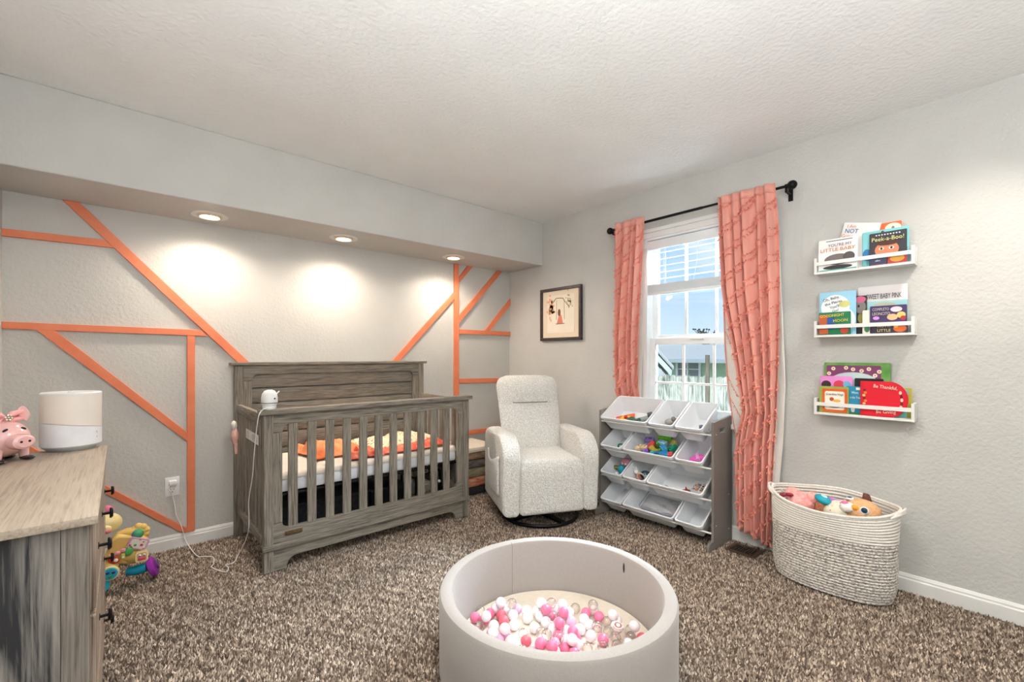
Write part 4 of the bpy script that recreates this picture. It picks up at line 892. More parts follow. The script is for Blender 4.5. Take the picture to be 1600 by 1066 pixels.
plush('cream_speckled_plush', 'cream speckled round plush in the middle of the rope basket', (BX - .025, BY_ - .035, .325), (0, 0, 0), [('body', lambda m: m.sph((0, 0, .055), (.070, .062, .062)), speckle('speckled_fur', srgb(226, 218, 196), [srgb(90, 80, 70), srgb(206, 196, 150), srgb(232, 224, 208), srgb(196, 188, 160)], 60, .3)), ('paw', lambda m: m.sph((.045, -.02, .10), (.018, .02, .016)), fur('cream_fur', srgb(226, 214, 190), srgb(238, 228, 206)))])
plush('lilac_plush_slipper', 'small lilac toy slipper behind the cream plush in the basket', (BX + .045, BY_ + .000, .395), (.2, .3, .5), [('slipper_body', lambda m: m.sph((0, 0, .02), (.022, .040, .016)), F(178, 108, 190)), ('insole', lambda m: m.sph((0, -.004, .034), (.012, .026, .004)), F(226, 190, 226))])
plush('tan_plush_cat', 'tan plush animal with big eyes and pink nose in the basket', (BX - .010, BY_ - .130, .345), (0, 0, .2), [
    ('head', lambda m: m.sph((0, 0, .065), (.072, .080, .060)), fur('tan_fur', srgb(222, 164, 116), srgb(236, 184, 138))),
    ('muzzle', lambda m: m.sph((-.045, .055, .085), (.030, .034, .026)), fur('white_fur', srgb(240, 234, 226), srgb(248, 244, 238))),
    ('nose', lambda m: m.sph((-.050, .066, .108), (.014, .016, .008)), F(238, 120, 170)),
    ('eye', lambda m: (m.sph((-.062, -.010, .085), (.014, .020, .020)), m.sph((-.002, .045, .120), (.016, .016, .008))), F(236, 240, 244)),
    ('pupil', lambda m: (m.sph((-.071, -.010, .090), (.008, .013, .014)), m.sph((-.004, .046, .1265), (.010, .010, .004))), F(24, 60, 80)),
    ('cheek_patch', lambda m: m.sph((-.058, .028, .092), (.014, .018, .014)), F(236, 160, 50)),
    ('ear', lambda m: m.tube([(.03, -.02, .11), (.05, -.02, .135), (.062, -.01, .14)], [.022, .015, .004], 8), fur('dark_fur', srgb(96, 56, 50), srgb(120, 76, 66)))])

# ------------------------------------------------------------------ ball pit
PX, PY, PR, PH_ = 1.285, 1.20, .452, .298
pit = thing('ball_pit', 'round grey foam ball pit in the middle foreground', 'ball pit', (PX, PY, 0))
r0 = PR; r1 = PR - .052
prof = [(r0 - .008, 0), (r0, .012), (r0, PH_ - .016), (r0 - .005, PH_ - .005), (r0 - .016, PH_), (r1 + .016, PH_), (r1 + .005, PH_ - .005), (r1, PH_ - .016), (r1, .012), (r1 + .004, 0)]
MB().lathe(prof, n=96, closed=True).obj('foam_wall', m_pit, pit)
MB().lathe([(0, 0), (r1 - .004, 0), (r1 - .001, .01), (r1 - .001, .052), (r1 - .008, .060), (0, .062)], n=96).obj('floor_cushion', m_pad, pit)
for a in (math.radians(74),):
    c, s = math.cos(a), math.sin(a)
    MB().tube([(c * (r1 - .0005), s * (r1 - .0005), .064), (c * (r1 - .0005), s * (r1 - .0005), PH_ - .018), (c * (r1 + .006), s * (r1 + .006), PH_ - .002), (c * (r0 - .008), s * (r0 - .008), PH_ - .0005)], .0012, 6).obj('seam', mat('pit_seam', srgb(140, 132, 126), None, .9), pit)
crease_ = MB().sph((math.cos(-.10) * (r1 - .001), math.sin(-.10) * (r1 - .001), PH_ - .055), (.004, .004, .022)).obj('crease_mark', m_dark, pit)  # dark sliver for a crease in the foam, its shade put into the colour
BR = .0215
mball = {'white': flat('white_ball', srgb(244, 242, 242), .3, coat=.3), 'pearl': mat('pearl_ball', srgb(238, 226, 220), srgb(244, 232, 240), .25, 30, coat=.4), 'pink': flat('pink_ball', srgb(240, 122, 158), .3, coat=.3), 'coral': flat('rose_ball', srgb(226, 104, 120), .3, coat=.3), 'lilac': flat('pale_pink_ball', srgb(238, 178, 208), .3, coat=.3), 'clear': m_clear}
bmesh_ = {}
for k, mm in mball.items():
    o = MB().sph((0, 0, 0), BR, 24, 16).obj('b', mm, ang=3); bmesh_[k] = o.data; bpy.data.objects.remove(o)
pos = []; rnd = random.Random(11)
def tryb(x, y, z, dmin=2 * BR * .985):
    for p in pos:
        if (p[0] - x) ** 2 + (p[1] - y) ** 2 + (p[2] - z) ** 2 < dmin ** 2: return False
    return True
# lower layer then upper layer, settled on the cushion in the near left half
def inside(x, y):
    return math.hypot(x - PX, y - PY) < r1 - BR - .002
def region(x, y):   # the heap seen in the picture: a band from left to front right
    dep = x * .6604 + y * .7509; lat = x * .7509 - y * .6604
    return dep < 1.945 - .35 * max(0, -lat - .1) - 1.0 * max(0, lat - .35) and lat > -.16
tries = 0
while len(pos) < 150 and tries < 30000:
    tries += 1; a = rnd.uniform(0, 2 * PI); r = (r1 - BR - .003) * math.sqrt(rnd.random()); x, y = PX + r * math.cos(a), PY + r * math.sin(a)
    if not region(x, y) or not tryb(x, y, .062 + BR): continue
    pos.append((x, y, .0625 + BR))
n1 = len(pos); tries = 0
while len(pos) < n1 + 60 and tries < 60000:      # second layer rests on pockets of the first
    tries += 1; i = rnd.randrange(n1); b0_ = pos[i]
    near = sorted(pos[:n1], key=lambda p: (p[0] - b0_[0]) ** 2 + (p[1] - b0_[1]) ** 2)[1:4]
    q = rnd.sample(near, 2); cx_ = (b0_[0] + q[0][0] + q[1][0]) / 3; cy_ = (b0_[1] + q[0][1] + q[1][1]) / 3
    dm = max((p[0] - cx_) ** 2 + (p[1] - cy_) ** 2 for p in (b0_, q[0], q[1]))
    if dm > (1.6 * BR) ** 2 or not inside(cx_, cy_): continue
    z = b0_[2]
    for p in pos[:n1]:
        d2 = (p[0] - cx_) ** 2 + (p[1] - cy_) ** 2
        if d2 < 4 * BR * BR: z = max(z, p[2] + math.sqrt(4 * BR * BR - d2))
    if z > .13 or not tryb(cx_, cy_, z): continue
    pos.append((cx_, cy_, z))
words = {'white': 'solid white', 'pearl': 'pearly cream', 'pink': 'bright pink', 'coral': 'rose pink', 'lilac': 'pale pink', 'clear': 'clear transparent'}
for i, p in enumerate(pos):
    lat = p[0] * .7509 - p[1] * .6604
    w_ = [3, 2, 1.7, 1.0, 1.2, 2.2] if lat < .25 else [1.5, 3, 1.2, 1.3, 1, 3]
    k = rnd.choices(list(mball), w_)[0]
    o = bpy.data.objects.new('pit_ball', bmesh_[k]); COL.objects.link(o); o.location = p
    dep = (p[0] - PX) * .6604 + (p[1] - PY) * .7509; lt = (p[0] - PX) * .7509 - (p[1] - PY) * .6604
    col_ = ['far left', 'left', 'middle', 'right', 'far right'][0 if lt < -.2 else 1 if lt < -.07 else 2 if lt < .07 else 3 if lt < .2 else 4]
    row_ = 'back' if dep > -.02 else 'centre' if dep > -.16 else 'front'
    tag(o, '%s plastic ball %s, %s of the heap, %s row' % (words[k], 'on top' if p[2] > .09 else 'on the pit floor', col_, row_), 'ball', 'balls in the ball pit')
sh = thing('toy_sandal', 'tan and pink toy sandal lying on the balls at the right of the pit', 'toy', (1.452, 1.030, .122), (.1, .05, .6))
MB().sph((0, 0, .010), (.034, .018, .010)).obj('sole', F(232, 190, 176), sh); MB().lathe([(.019, 0), (.023, .002), (.021, .012), (.018, .012)], n=24, sx=1.2, sy=.85, closed=True).obj('collar', F(222, 196, 190), sh, loc=(-.012, 0, .012)); MB().lathe([(0, .003), (.0175, .003), (.0175, .005), (0, .005)], n=20, sx=1.2, sy=.85).obj('insole', F(120, 66, 52), sh, loc=(-.012, 0, .014)); MB().tube([(.016, -.018, .006), (.018, 0, .024), (.016, .018, .006)], .004, 8).obj('strap', F(240, 226, 222), sh)

# ------------------------------------------------------------------ dresser
DX0, DX1, DY0, DY1, DH = XW + .003, -.055, 1.487, 2.585, .80
dr = thing('dresser', 'rustic grey wooden seven drawer dresser at the left edge', 'dresser', (DX0, (DY0 + DY1) / 2, 0))
dw = DX1 - DX0; dl = (DY1 - DY0) / 2
MB().box((-.002, -dl - .017, DH - .020), (dw + .016, dl + .015, DH), bev=.0015).obj('top_board', m_dtop, dr)
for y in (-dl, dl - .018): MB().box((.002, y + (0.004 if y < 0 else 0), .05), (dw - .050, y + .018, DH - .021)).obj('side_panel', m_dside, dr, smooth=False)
m_dpost = wood('dresser_post_wood', srgb(88, 82, 76), srgb(124, 116, 108), srgb(150, 141, 132), 'z', .55, .9, .4)
for y in (-dl, dl - .05): MB().box((dw - .049, y, 0), (dw, y + .05, DH - .021)).obj('post', m_dpost, dr, smooth=False, bev=.002)
for y in (-dl, dl - .05): MB().box((0, y, 0), (.04, y + .05, .049)).obj('foot', m_dpost, dr, smooth=False)
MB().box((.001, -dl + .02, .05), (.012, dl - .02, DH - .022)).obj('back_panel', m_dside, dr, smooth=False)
m = MB()
for z0, z1 in ((.05, .075), (.292, .302), (.532, .542), (.765, .779)): m.box((.02, -dl + .051, z0), (dw - .006, dl - .051, z1))
m.obj('rail', m_dfront, dr, smooth=False)
def drawer(y0, y1, z0, z1, lab=None):
    d = MB().box((.03, y0, z0), (dw + .002, y1, z1)).box((dw + .002, y0 + .001, z0 + .001), (dw + .010, y1 - .001, z1 - .001), bev=.002).obj('drawer', m_dfront, dr, smooth=False)
    yc = (y0 + y1) / 2; zc = (z0 + z1) / 2
    MB().cyl((dw + .009, yc, zc), (dw + .030, yc, zc), .0042, n=12).lathe([(0, 0)], (0, 0, 0)).obj('knob_stem', m_black, d)
    k = MB().lathe([(0, .0), (.0165, .0), (.0175, .004), (.013, .009), (0, .010)], n=24).obj('knob', m_black, d, loc=(dw + .0295, yc, zc), rot=(0, PI / 2, 0))
    MB().lathe([(0, 0), (.010, 0), (.009, .002), (0, .002)], n=20).obj('rosette', m_black, d, loc=(dw + .0100, yc, zc), rot=(0, PI / 2, 0))
yA, yB_ = -dl + .052, dl - .052
for k in range(3): w3 = (yB_ - yA) / 3; drawer(yA + w3 * k + .003, yA + w3 * (k + 1) - .003, .545, .762)
for z0, z1 in ((.305, .529), (.078, .289)):
    for k in range(2): w2 = (yB_ - yA) / 2; drawer(yA + w2 * k + .003, yA + w2 * (k + 1) - .003, z0, z1)

# humidifier
hu = thing('humidifier', 'white oval humidifier with a frosted tank on the dresser', 'humidifier', (-.150, 2.600, DH), (0, 0, math.radians(-20)))
HA, HB = .094, .090
n_ = 64
def oval(prof, sx=.904, sy=.866): return MB().lathe(prof, n=n_, sx=sx, sy=sy)
oval([(0, 0), (.080, 0), (.098, .014), (.1000, .018), (.1000, .020), (0, .020)]).obj('foot', mat('grey_plastic', srgb(176, 182, 182), None, .5), hu)
m = MB(); hv = lambda t: .100 + .016 * math.cos(t + 2.4)
ra = [m.b.verts.new((HA * math.cos(t), HB * math.sin(t), .0205)) for t in np.linspace(0, 2 * PI, n_ + 1)[:-1]]; rb = [m.b.verts.new((HA * math.cos(t), HB * math.sin(t), hv(t))) for t in np.linspace(0, 2 * PI, n_ + 1)[:-1]]
for k in range(n_): m._f([ra[k], ra[(k + 1) % n_], rb[(k + 1) % n_], rb[k]])
m._f(ra[::-1]); m._f(rb); m.obj('base', mat('white_plastic_smooth', srgb(226, 228, 232), None, .4), hu)
m = MB()
ra = [m.b.verts.new((HA * .995 * math.cos(t), HB * .995 * math.sin(t), hv(t) + .0012)) for t in np.linspace(0, 2 * PI, n_ + 1)[:-1]]; rb = [m.b.verts.new((HA * math.cos(t), HB * math.sin(t), .226)) for t in np.linspace(0, 2 * PI, n_ + 1)[:-1]]
for k in range(n_): m._f([ra[k], ra[(k + 1) % n_], rb[(k + 1) % n_], rb[k]])
m._f(ra[::-1]); m._f(rb); m.obj('tank', mat('frosted_tank', srgb(230, 222, 212), srgb(236, 229, 220), .35, 3), hu)
oval([(0, .2265), (.1045, .2265), (.1045, .2325), (.100, .236), (.085, .234), (0, .233)]).obj('lid', m_vinyl, hu)
MB().lathe([(0, .2335), (.012, .2335), (.010, .239), (0, .239)], n=20).obj('mist_nozzle', m_vinyl, hu)
m = MB()
for z in (.045, .065): m.box((.0, -.0008, z), (.0008, .0008, z + .008))
m.obj('print_mark', flat('grey_print', srgb(150, 150, 152), .5), hu, loc=(HA * math.cos(-.25), HB * math.sin(-.25), 0))
# piggy bank
pgb = thing('piggy_bank', 'pink ceramic piggy bank with bow and black shoes on the dresser', 'piggy bank', (-.325, 2.455, DH), (0, 0, math.radians(38)))
m_pig = mat('pink_glaze', srgb(228, 178, 176), srgb(238, 192, 188), .16, 8, coat=.8)
MB().sph((0, .01, .083), (.078, .092, .070), 32, 20).obj('body', m_pig, pgb)
MB().lathe([(0, .036), (.022, .036), (.030, .030), (.033, .018), (.033, 0), (.028, -.004), (0, -.004)], n=28, sx=1.1, sy=.85).obj('snout', m_pig, pgb, loc=(0, -.078, .075), rot=(PI / 2, 0, 0))
for s in (-1, 1):
    MB().cyl((s * .012, -.1145, .077), (s * .012, -.1150 - .0006, .077), .0042, n=12).obj('nostril', F(24, 20, 22), pgb)
    MB().sph((s * .026, -.063, .119), (.009, .004, .0045), rot=(0, s * .5, 0)).obj('eye', F(24, 20, 22), pgb)
    MB().grid(9, 9, lambda u, v: Vector((s * (.020 + .048 * u + .012 * v), -.012 + .006 * math.sin(PI * u), .135 + .052 * v * (1 - .55 * (2 * u - 1) ** 2) + .010 * math.sin(PI * u)))).obj('ear', m_pig, pgb, solid=.007, ang=3)
    for yy in (-.045, .050):
        MB().cyl((s * .040, yy, .012), (s * .036, yy, .050), .013, .016, n=14).obj('leg', m_pig, pgb)
        MB().sph((s * .042, yy - .010, .0092), (.018, .028, .009)).obj('shoe', flat('patent_black', srgb(18, 18, 22), .12, coat=1), pgb)
m = MB(); 
for s in (-1, 1): m.tube([(0, -.02, .160), (s * .018, -.022, .172), (s * .044, -.020, .176), (s * .046, -.018, .152), (s * .018, -.02, .150), (0, -.02, .158)], [.005, .010, .012, .011, .008, .005], 8)
m.obj('bow', flat('pink_ribbon', srgb(248, 178, 176), .6), pgb)
m = MB()
for k in range(7): m.sph((.009 * math.cos(k) * (k > 0), -.036, .160 + .009 * math.sin(k) * (k > 0)), .0045, 8, 6)
m.obj('rhinestones', flat('silver_gem', srgb(216, 208, 196), .15, metal=.7), pgb)
MB().tube([(-.02, .1, .09), (0, .112, .095), (.008, .112, .083), (-.004, .114, .078)], .004, 6).obj('tail', m_pig, pgb)

# ------------------------------------------------------------------ puppy walker toy
wk = thing('puppy_walker', 'yellow plastic puppy activity walker lying by the dresser and back wall', 'toy', (.0, 3.10, 0))
m_py = flat('soft_yellow_plastic', srgb(228, 192, 112), .38); m_pc = flat('cream_plastic', srgb(240, 222, 160), .4)
def wp(nm, fn, mm, loc=None, rot=None, **k): m = MB(); fn(m); return m.obj(nm, mm, wk, loc=loc, rot=rot, ang=.7, **k)
wp('body', lambda m: m.prism(rrect(-.10, .115, .052, .262, .035), -.05, .01, 'xz'), m_py, rot=(.08, .28, 0), bev=.010)
wp('head', lambda m: (m.sph((-.050, -.010, .325), (.062, .05, .052))), m_pc)
wp('muzzle', lambda m: m.sph((-.060, -.055, .310), (.030, .018, .022)), m_pc)
wp('mouth', lambda m: m.sph((-.048, -.062, .300), (.018, .013, .012)), F(224, 120, 130)); wp('nose', lambda m: m.sph((-.062, -.076, .318), (.010, .006, .007)), F(50, 34, 30))
wp('ear', lambda m: m.sph((-.052, -.010, .392), (.030, .018, .026)), F(232, 120, 156))
wp('arm', lambda m: m.tube([(.0, -.02, .250), (.03, -.03, .262), (.062, -.04, .258)], [.026, .026, .030], 12), m_py)
wp('paw', lambda m: [m.sph((.072 + .034 * math.cos(a), -.040, .254 + .034 * math.sin(a)), .018) for a in (-.9, -.3, .3, .9, 1.5)] + [m.sph((.070, -.038, .254), (.042, .026, .042))], m_py)
wp('roller_ball', lambda m: m.sph((.070, -.058, .254), (.027, .020, .027)), mat('roller_ball_colours', srgb(36, 96, 170), srgb(84, 176, 72), .3, 9))
wp('page_panel', lambda m: m.prism(rrect(-.058, .200, .026, .256, .010), -.066, -.055, 'xz'), F(214, 160, 190), rot=(.08, .40, 0))
wp('page_picture', lambda m: m.prism(rrect(-.050, .206, .018, .250, .006), -.068, -.0665, 'xz'), speckle('page_print', srgb(228, 220, 206), [srgb(200, 60, 110), srgb(90, 150, 90), srgb(120, 90, 70), srgb(240, 240, 240)], 60, .4), rot=(.08, .40, 0))
wp('red_button', lambda m: m.sph((-.022, -.075, .150), (.024, .010, .016), rot=(0, .4, 0)), F(224, 54, 44)); wp('white_knob', lambda m: m.sph((-.014, -.086, .152), .009), F(244, 240, 236))
wp('green_button', lambda m: m.sph((.036, -.080, .182), (.018, .010, .022)), F(84, 176, 96)); wp('yellow_switch', lambda m: m.box((.004, -.085, .150), (.022, -.07, .176), bev=.004), F(212, 208, 96)); wp('white_switch', lambda m: m.box((.008, -.092, .156), (.018, -.085, .164), bev=.002), F(244, 240, 236))
wp('pink_scallop', lambda m: [m.sph((-.030 + i * .022, -.080, .176 + i * .008), (.013, .006, .010)) for i in range(3)], F(242, 160, 170))
wp('thigh', lambda m: m.tube([(.02, -.03, .150), (.055, -.04, .140), (.088, -.045, .142)], [.034, .038, .042], 14), m_py)
wp('face_panel', lambda m: m.prism(rrect(.060, .118, .112, .172, .012), -.098, -.080, 'xz'), m_pc)
wp('face_window', lambda m: m.prism(rrect(.067, .126, .105, .165, .007), -.1005, -.0985, 'xz'), F(206, 168, 130)); wp('pink_lips', lambda m: m.box((.071, -.106, .129), (.101, -.099, .144), bev=.003), F(236, 80, 120))
wp('eyeball', lambda m: (m.sph((.078, -.103, .154), .006), m.sph((.095, -.103, .154), .006)), F(244, 244, 244)); wp('pupil', lambda m: (m.sph((.078, -.1085, .154), .0028), m.sph((.095, -.1085, .154), .0028)), F(20, 20, 20))
wp('leg', lambda m: m.tube([(-.03, -.03, .135), (-.045, -.06, .10), (-.055, -.07, .06)], [.034, .036, .030], 14), m_py)
wp('teal_dial_plate', lambda m: m.lathe([(0, 0), (.036, 0), (.036, .008), (.031, .012), (0, .010)], n=28), m_pc, loc=(-.035, -.095, .098), rot=(PI / 2, 0, 0))
wp('teal_dial', lambda m: m.lathe([(0, .011), (.029, .012), (.026, .016), (0, .016)], n=28), F(44, 174, 200), loc=(-.035, -.095, .098), rot=(PI / 2, 0, 0))
for i_, c_ in enumerate([(60, 40, 90), (30, 50, 110), (80, 150, 80)]): wp('dial_bead', lambda m, i_=i_: m.sph((-.035 + .013 * math.cos(2.1 * i_ + .4), -.113, .098 + .013 * math.sin(2.1 * i_ + .4)), (.008, .004, .007)), F(*c_))
wp('purple_wheel', lambda m: m.lathe([(0, -.018), (.034, -.018), (.052, -.010), (.052, .010), (.040, .018), (0, .018)], n=32), F(146, 50, 160), loc=(.130, -.050, .064), rot=(.3, 1.2, .2))
wp('wheel_hub', lambda m: m.lathe([(0, .019), (.026, .019), (.022, .026), (0, .026)], n=24), F(104, 36, 124), loc=(.130, -.050, .064), rot=(.3, 1.2, .2))
wp('axle_cover', lambda m: m.tube([(.03, -.03, .060), (.07, -.045, .062), (.108, -.055, .070)], [.020, .026, .024], 12), F(28, 146, 180))
wp('teal_wheel', lambda m: m.lathe([(0, -.014), (.036, -.014), (.042, 0), (.036, .014), (0, .014)], n=28), F(44, 174, 200), loc=(-.075, -.085, .042), rot=(PI / 2, 0, .3))

# ------------------------------------------------------------------ framed picture
pf = thing('framed_picture', 'small dark framed watercolour print on the right wall beside the curtain', 'picture', (XE, 2.74, 1.565), FACE)
fw, fh = .248, .240
m = MB(); 
for a, b in (((-fw, -.032, -fh), (fw, -.001, -fh + .026)), ((-fw, -.032, fh - .026), (fw, -.001, fh)), ((-fw, -.032, -fh + .026), (-fw + .026, -.001, fh - .026)), ((fw - .026, -.032, -fh + .026), (fw, -.001, fh - .026))): m.box(a, b)
m.obj('picture_frame', mat('dark_frame', srgb(52, 42, 44), srgb(74, 60, 60), .4, 40), pf, smooth=False, bev=.004)
MB().box((-fw + .024, -.016, -fh + .024), (fw - .024, -.004, fh - .024)).obj('mat_board', flat('cream_mat', srgb(236, 218, 192), .7), pf, smooth=False)
MB().box((-.165, -.0172, -.170), (.165, -.0162, .170)).obj('print_paper', mat('print_paper', srgb(240, 228, 206), srgb(246, 234, 214), .7, 6), pf, smooth=False)
m = MB()
for (x0, z0, x1, z1, r) in [(-.10, .10, -.05, .145, .004), (-.05, .145, .03, .140, .004), (.03, .140, .06, .10, .004), (.06, .10, .10, .06, .003), (-.045, .13, -.05, -.05, .0016), (.045, .125, .05, -.05, .0016)]:
    m.cyl((x0, -.0182, z0), (x1, -.0182, z1), r, n=6)
m.obj('branch_print', F(168, 134, 106), pf)
rnd = random.Random(4); m = MB()
for k in range(34): a = rnd.gauss(-.115, .022); b = rnd.gauss(.06, .045); m.lathe([(0, 0), (rnd.uniform(.006, .014), 0), (0, .0006)], n=8).b; m.prism([(a + .012 * math.cos(t), b + .014 * math.sin(t)) for t in np.linspace(0, 6.28, 8)[:-1]], -.0186, -.0176, 'xz')
m.b.verts.ensure_lookup_table(); bmesh.ops.delete(m.b, geom=[v for v in m.b.verts if v.co.y > -.01], context='VERTS')
ff_ = m.obj('flower_print', mat('peach_flowers', srgb(238, 164, 118), srgb(248, 206, 170), .7, 60), pf, smooth=False); stuff(ff_)
m = MB()
for k in range(26): a = rnd.gauss(.09, .028); b = rnd.gauss(.10, .03); m.prism([(a + .007 * math.cos(t), b + .008 * math.sin(t)) for t in np.linspace(0, 6.28, 7)[:-1]], -.0184, -.0176, 'xz')
stuff(m.obj('leaf_print', mat('sage_leaves', srgb(176, 160, 116), srgb(214, 190, 150), .7, 60), pf, smooth=False))
MB().prism([(-.018, -.01), (.012, -.01), (.030, -.085), (-.042, -.085)], -.0188, -.0176, 'xz').obj('dress_print', F(228, 138, 116), pf, smooth=False)
MB().prism([(-.014 + .016 * math.cos(t), .012 + .032 * math.sin(t)) for t in np.linspace(0, 6.28, 14)[:-1]], -.0192, -.0176, 'xz').obj('figure_print', F(130, 74, 50), pf, smooth=False)
MB().box((-.055, -.019, -.092), (.050, -.0176, -.086)).obj('swing_print', F(150, 104, 84), pf, smooth=False)

# ------------------------------------------------------------------ book ledges and books
LEDGE = [(1.637, 'top'), (1.288, 'middle'), (.861, 'bottom')]
YC = .547; LW = .2095
def ledge(z, pos_):
    t = thing('book_ledge', 'white wooden picture ledge full of children books, %s of three' % pos_, 'shelf', (XE, YC, z), FACE, 'white book ledges')
    MB().box((-LW, -.100, 0), (LW, 0, .012)).obj('bottom_board', m_white, t, smooth=False, bev=.001)
    MB().box((-LW, -.100, .0125), (-LW + .012, 0, .090)).obj('end_panel', m_white, t, smooth=False, bev=.001)
    MB().box((LW - .012, -.100, .0125), (LW, 0, .090)).obj('end_panel', m_white, t, smooth=False, bev=.001)
    MB().box((-LW + .0122, -.100, .048), (LW - .0122, -.092, .068)).obj('front_rail', m_white, t, smooth=False, bev=.001)
    MB().box((-LW + .0122, -.012, .0125), (LW - .0122, 0, .060)).obj('back_rail', m_white, t, smooth=False)
for z, p in LEDGE: ledge(z, p)
m_page = flat('page_paper', srgb(238, 232, 220), .8)
SCL = {}; SEQ = 0
REAL = {'not going': (-.135, .025, .232), 'elephant, titled': (-.192, -.018, .176), 'dark brown book': (-.050, .002, .137), 'orange picture book': (.010, .152, .225), 'teal picture book behind the black': (.000, .184, .186),
        'navy board': (.034, .104, .056), 'red and yellow': (.105, .180, .055), 'Peek': (.030, .178, .172), 'places you': (-.192, -.028, .236), 'Goodnight': (-.190, -.048, .124), 'grey cat': (-.040, .013, .206), 'Sweet Baby': (-.026, .175, .252),
        'cream page': (.002, .034, .124), 'teal and white': (.018, .178, .170), 'titled Little': (.044, .184, .052), 'purple board': (.034, .178, .142), 'green bordered': (-.179, .108, .275), 'pink picture book': (-.192, -.046, .200), 'black board book edge': (-.036, .083, .192),
        'orange bordered board': (-.189, -.056, .144), 'blue picture book between': (-.070, .000, .149), 'yellow green': (.110, .194, .150), 'round edged red': (-.006, .184, .180)}
def book(z, label, x0, x1, h, y, col, thick=.006, lean=0, roll=0, shape=None, decor=None, r=.004, dz=0, col2=None):
    dw_, dh_ = x1 - x0, h; x0, x1, h = next((v for k_, v in REAL.items() if k_ in label), (x0, x1, h))
    """x0..x1 on the ledge (right positive), y = distance of the front cover from the wall"""
    w = x1 - x0; t = thing('picture_book', label, 'book', (XE - y, YC - (x0 + x1) / 2, z + .0125 + dz), (-lean, roll, -PI / 2), 'books on the white ledges')
    out = shape(w, h) if shape else rrect(-w / 2, 0, w / 2, h, r, 4)
    mc = mat('cover_' + label[:24], srgb(*col), srgb(*col2) if col2 else None, .4, 14)
    MB().prism(out, 0, .0015, 'xz').obj('front_cover', mc, t, smooth=False)
    ins = [(p[0] * .97, p[1] * .985 + h * .006) for p in out]
    MB().prism(ins, .0016, thick - .0016, 'xz').obj('pages', m_page, t, smooth=False)
    MB().prism(out, thick - .0015, thick, 'xz').obj('back_cover', mc, t, smooth=False)
    MB().box((-w / 2 - .0008, .0, .002), (-w / 2 + .0006, thick, h - .004)).obj('spine', mc, t, smooth=False)
    SCL[t.name] = (w / dw_, h / dh_)
    return t
def shp(t, name, pts, col, y=None):
    global SEQ
    SEQ += 1; y = -.0004 - .00012 * (SEQ % 40) if y is None or True else y
    k_ = SCL[t.name]; pts = [(p[0] * k_[0], p[1] * k_[1]) for p in pts]
    if isinstance(col, tuple): col = flat('ink_%d_%d_%d' % col, srgb(*col), .5)
    return MB().prism(pts, y, -.0001, 'xz').obj(name, col, t, smooth=False)
def ell(cx, cz, a, b, n=20): return [(cx + a * math.cos(q), cz + b * math.sin(q)) for q in np.linspace(0, 2 * PI, n + 1)[:-1]]
def box4(x0, z0, x1, z1): return [(x0, z0), (x1, z0), (x1, z1), (x0, z1)]
INK = {}
def ink(*c): return flat('ink_%d_%d_%d' % c, srgb(*c), .5)
def txt(t, s, size, c, x, z, roll=0, width=None, y=-.0012):
    k_ = SCL[t.name]; return text('lettering', s, size * k_[1], ink(*c), t, x * k_[0], z * k_[1], -.0058, roll=roll, width=width * k_[0] if width else None, sx=k_[0] / k_[1])
zt, zm, zb_ = [z for z, _ in LEDGE]
# --- top ledge
b = book(zt, 'white picture book tilted behind, titled I am not going to', -.145, .010, .215, .045, (232, 228, 226), roll=math.radians(13), dz=.018)
txt(b, 'I Am', .020, (214, 120, 60), -.040, .196); txt(b, 'NOT', .030, (24, 104, 158), -.036, .172, width=.056); txt(b, 'Going to', .024, (226, 120, 54), -.038, .148, width=.072); shp(b, 'cover_picture', ell(.062, .15, .010, .016), (196, 90, 70))
b = book(zt, 'white picture book with an elephant, titled You are my little baby', -.190, -.058, .150, .085, (236, 233, 230), lean=.05)
txt(b, "YOU'RE MY", .020, (120, 84, 110), .008, .118, width=.082); txt(b, 'LITTLE BABY', .022, (196, 120, 60), 0, .098, width=.118)
shp(b, 'cover_picture', ell(.0, .052, .046, .026), (112, 104, 100)); shp(b, 'cover_picture', ell(.038, .060, .020, .022), (84, 78, 78), y=-.0011); shp(b, 'cover_picture', ell(.0, .016, .05, .010), (58, 48, 46)); shp(b, 'cover_picture', box4(-.064, .002, .064, .007), (70, 160, 150)); 
shp(b, 'cover_picture', box4(-.04, .139, .05, .142), (60, 56, 56))
b = book(zt, 'dark brown book edge seen between the elephant book and the teal book', -.056, .000, .150, .040, (84, 66, 60), thick=.012)
shp(b, 'cover_picture', ell(.0, .10, .020, .03), (146, 128, 112)); shp(b, 'cover_picture', ell(.0, .05, .018, .02), (120, 50, 44))
b = book(zt, 'orange picture book at the back of the top ledge', .015, .155, .222, .030, (232, 102, 34), thick=.010)
shp(b, 'cover_picture', ell(.038, .192, .032, .024), (232, 222, 206)); shp(b, 'cover_picture', ell(.038, .190, .006, .010), (120, 110, 100), y=-.0011)
b = book(zt, 'teal picture book behind the black one on the top ledge', -.015, .172, .183, .058, (122, 196, 200), thick=.010)
shp(b, 'cover_picture', ell(-.075, .065, .018, .03), (50, 120, 176)); shp(b, 'cover_picture', ell(-.01, .172, .006, .006), (60, 70, 70))
b = book(zt, 'navy board book low at the front of the top ledge', .022, .105, .082, .091, (44, 52, 84), thick=.009); txt(b, 'abc', .018, (220, 226, 232), 0, .034); shp(b, 'cover_picture', box4(-.036, .002, .036, .006), (180, 60, 60))
b = book(zt, 'red and yellow board book low at the right of the top ledge', .092, .172, .080, .080, (196, 60, 50), thick=.008); shp(b, 'cover_picture', ell(0, .040, .030, .026), (226, 170, 70))
b = book(zt, 'black board book with a peeking face, titled Peek-a-Boo', .026, .168, .150, .069, (38, 36, 44), thick=.010, lean=.03)
txt(b, 'Peek-a-Boo!', .026, (226, 222, 150), .0, .118, width=.122)
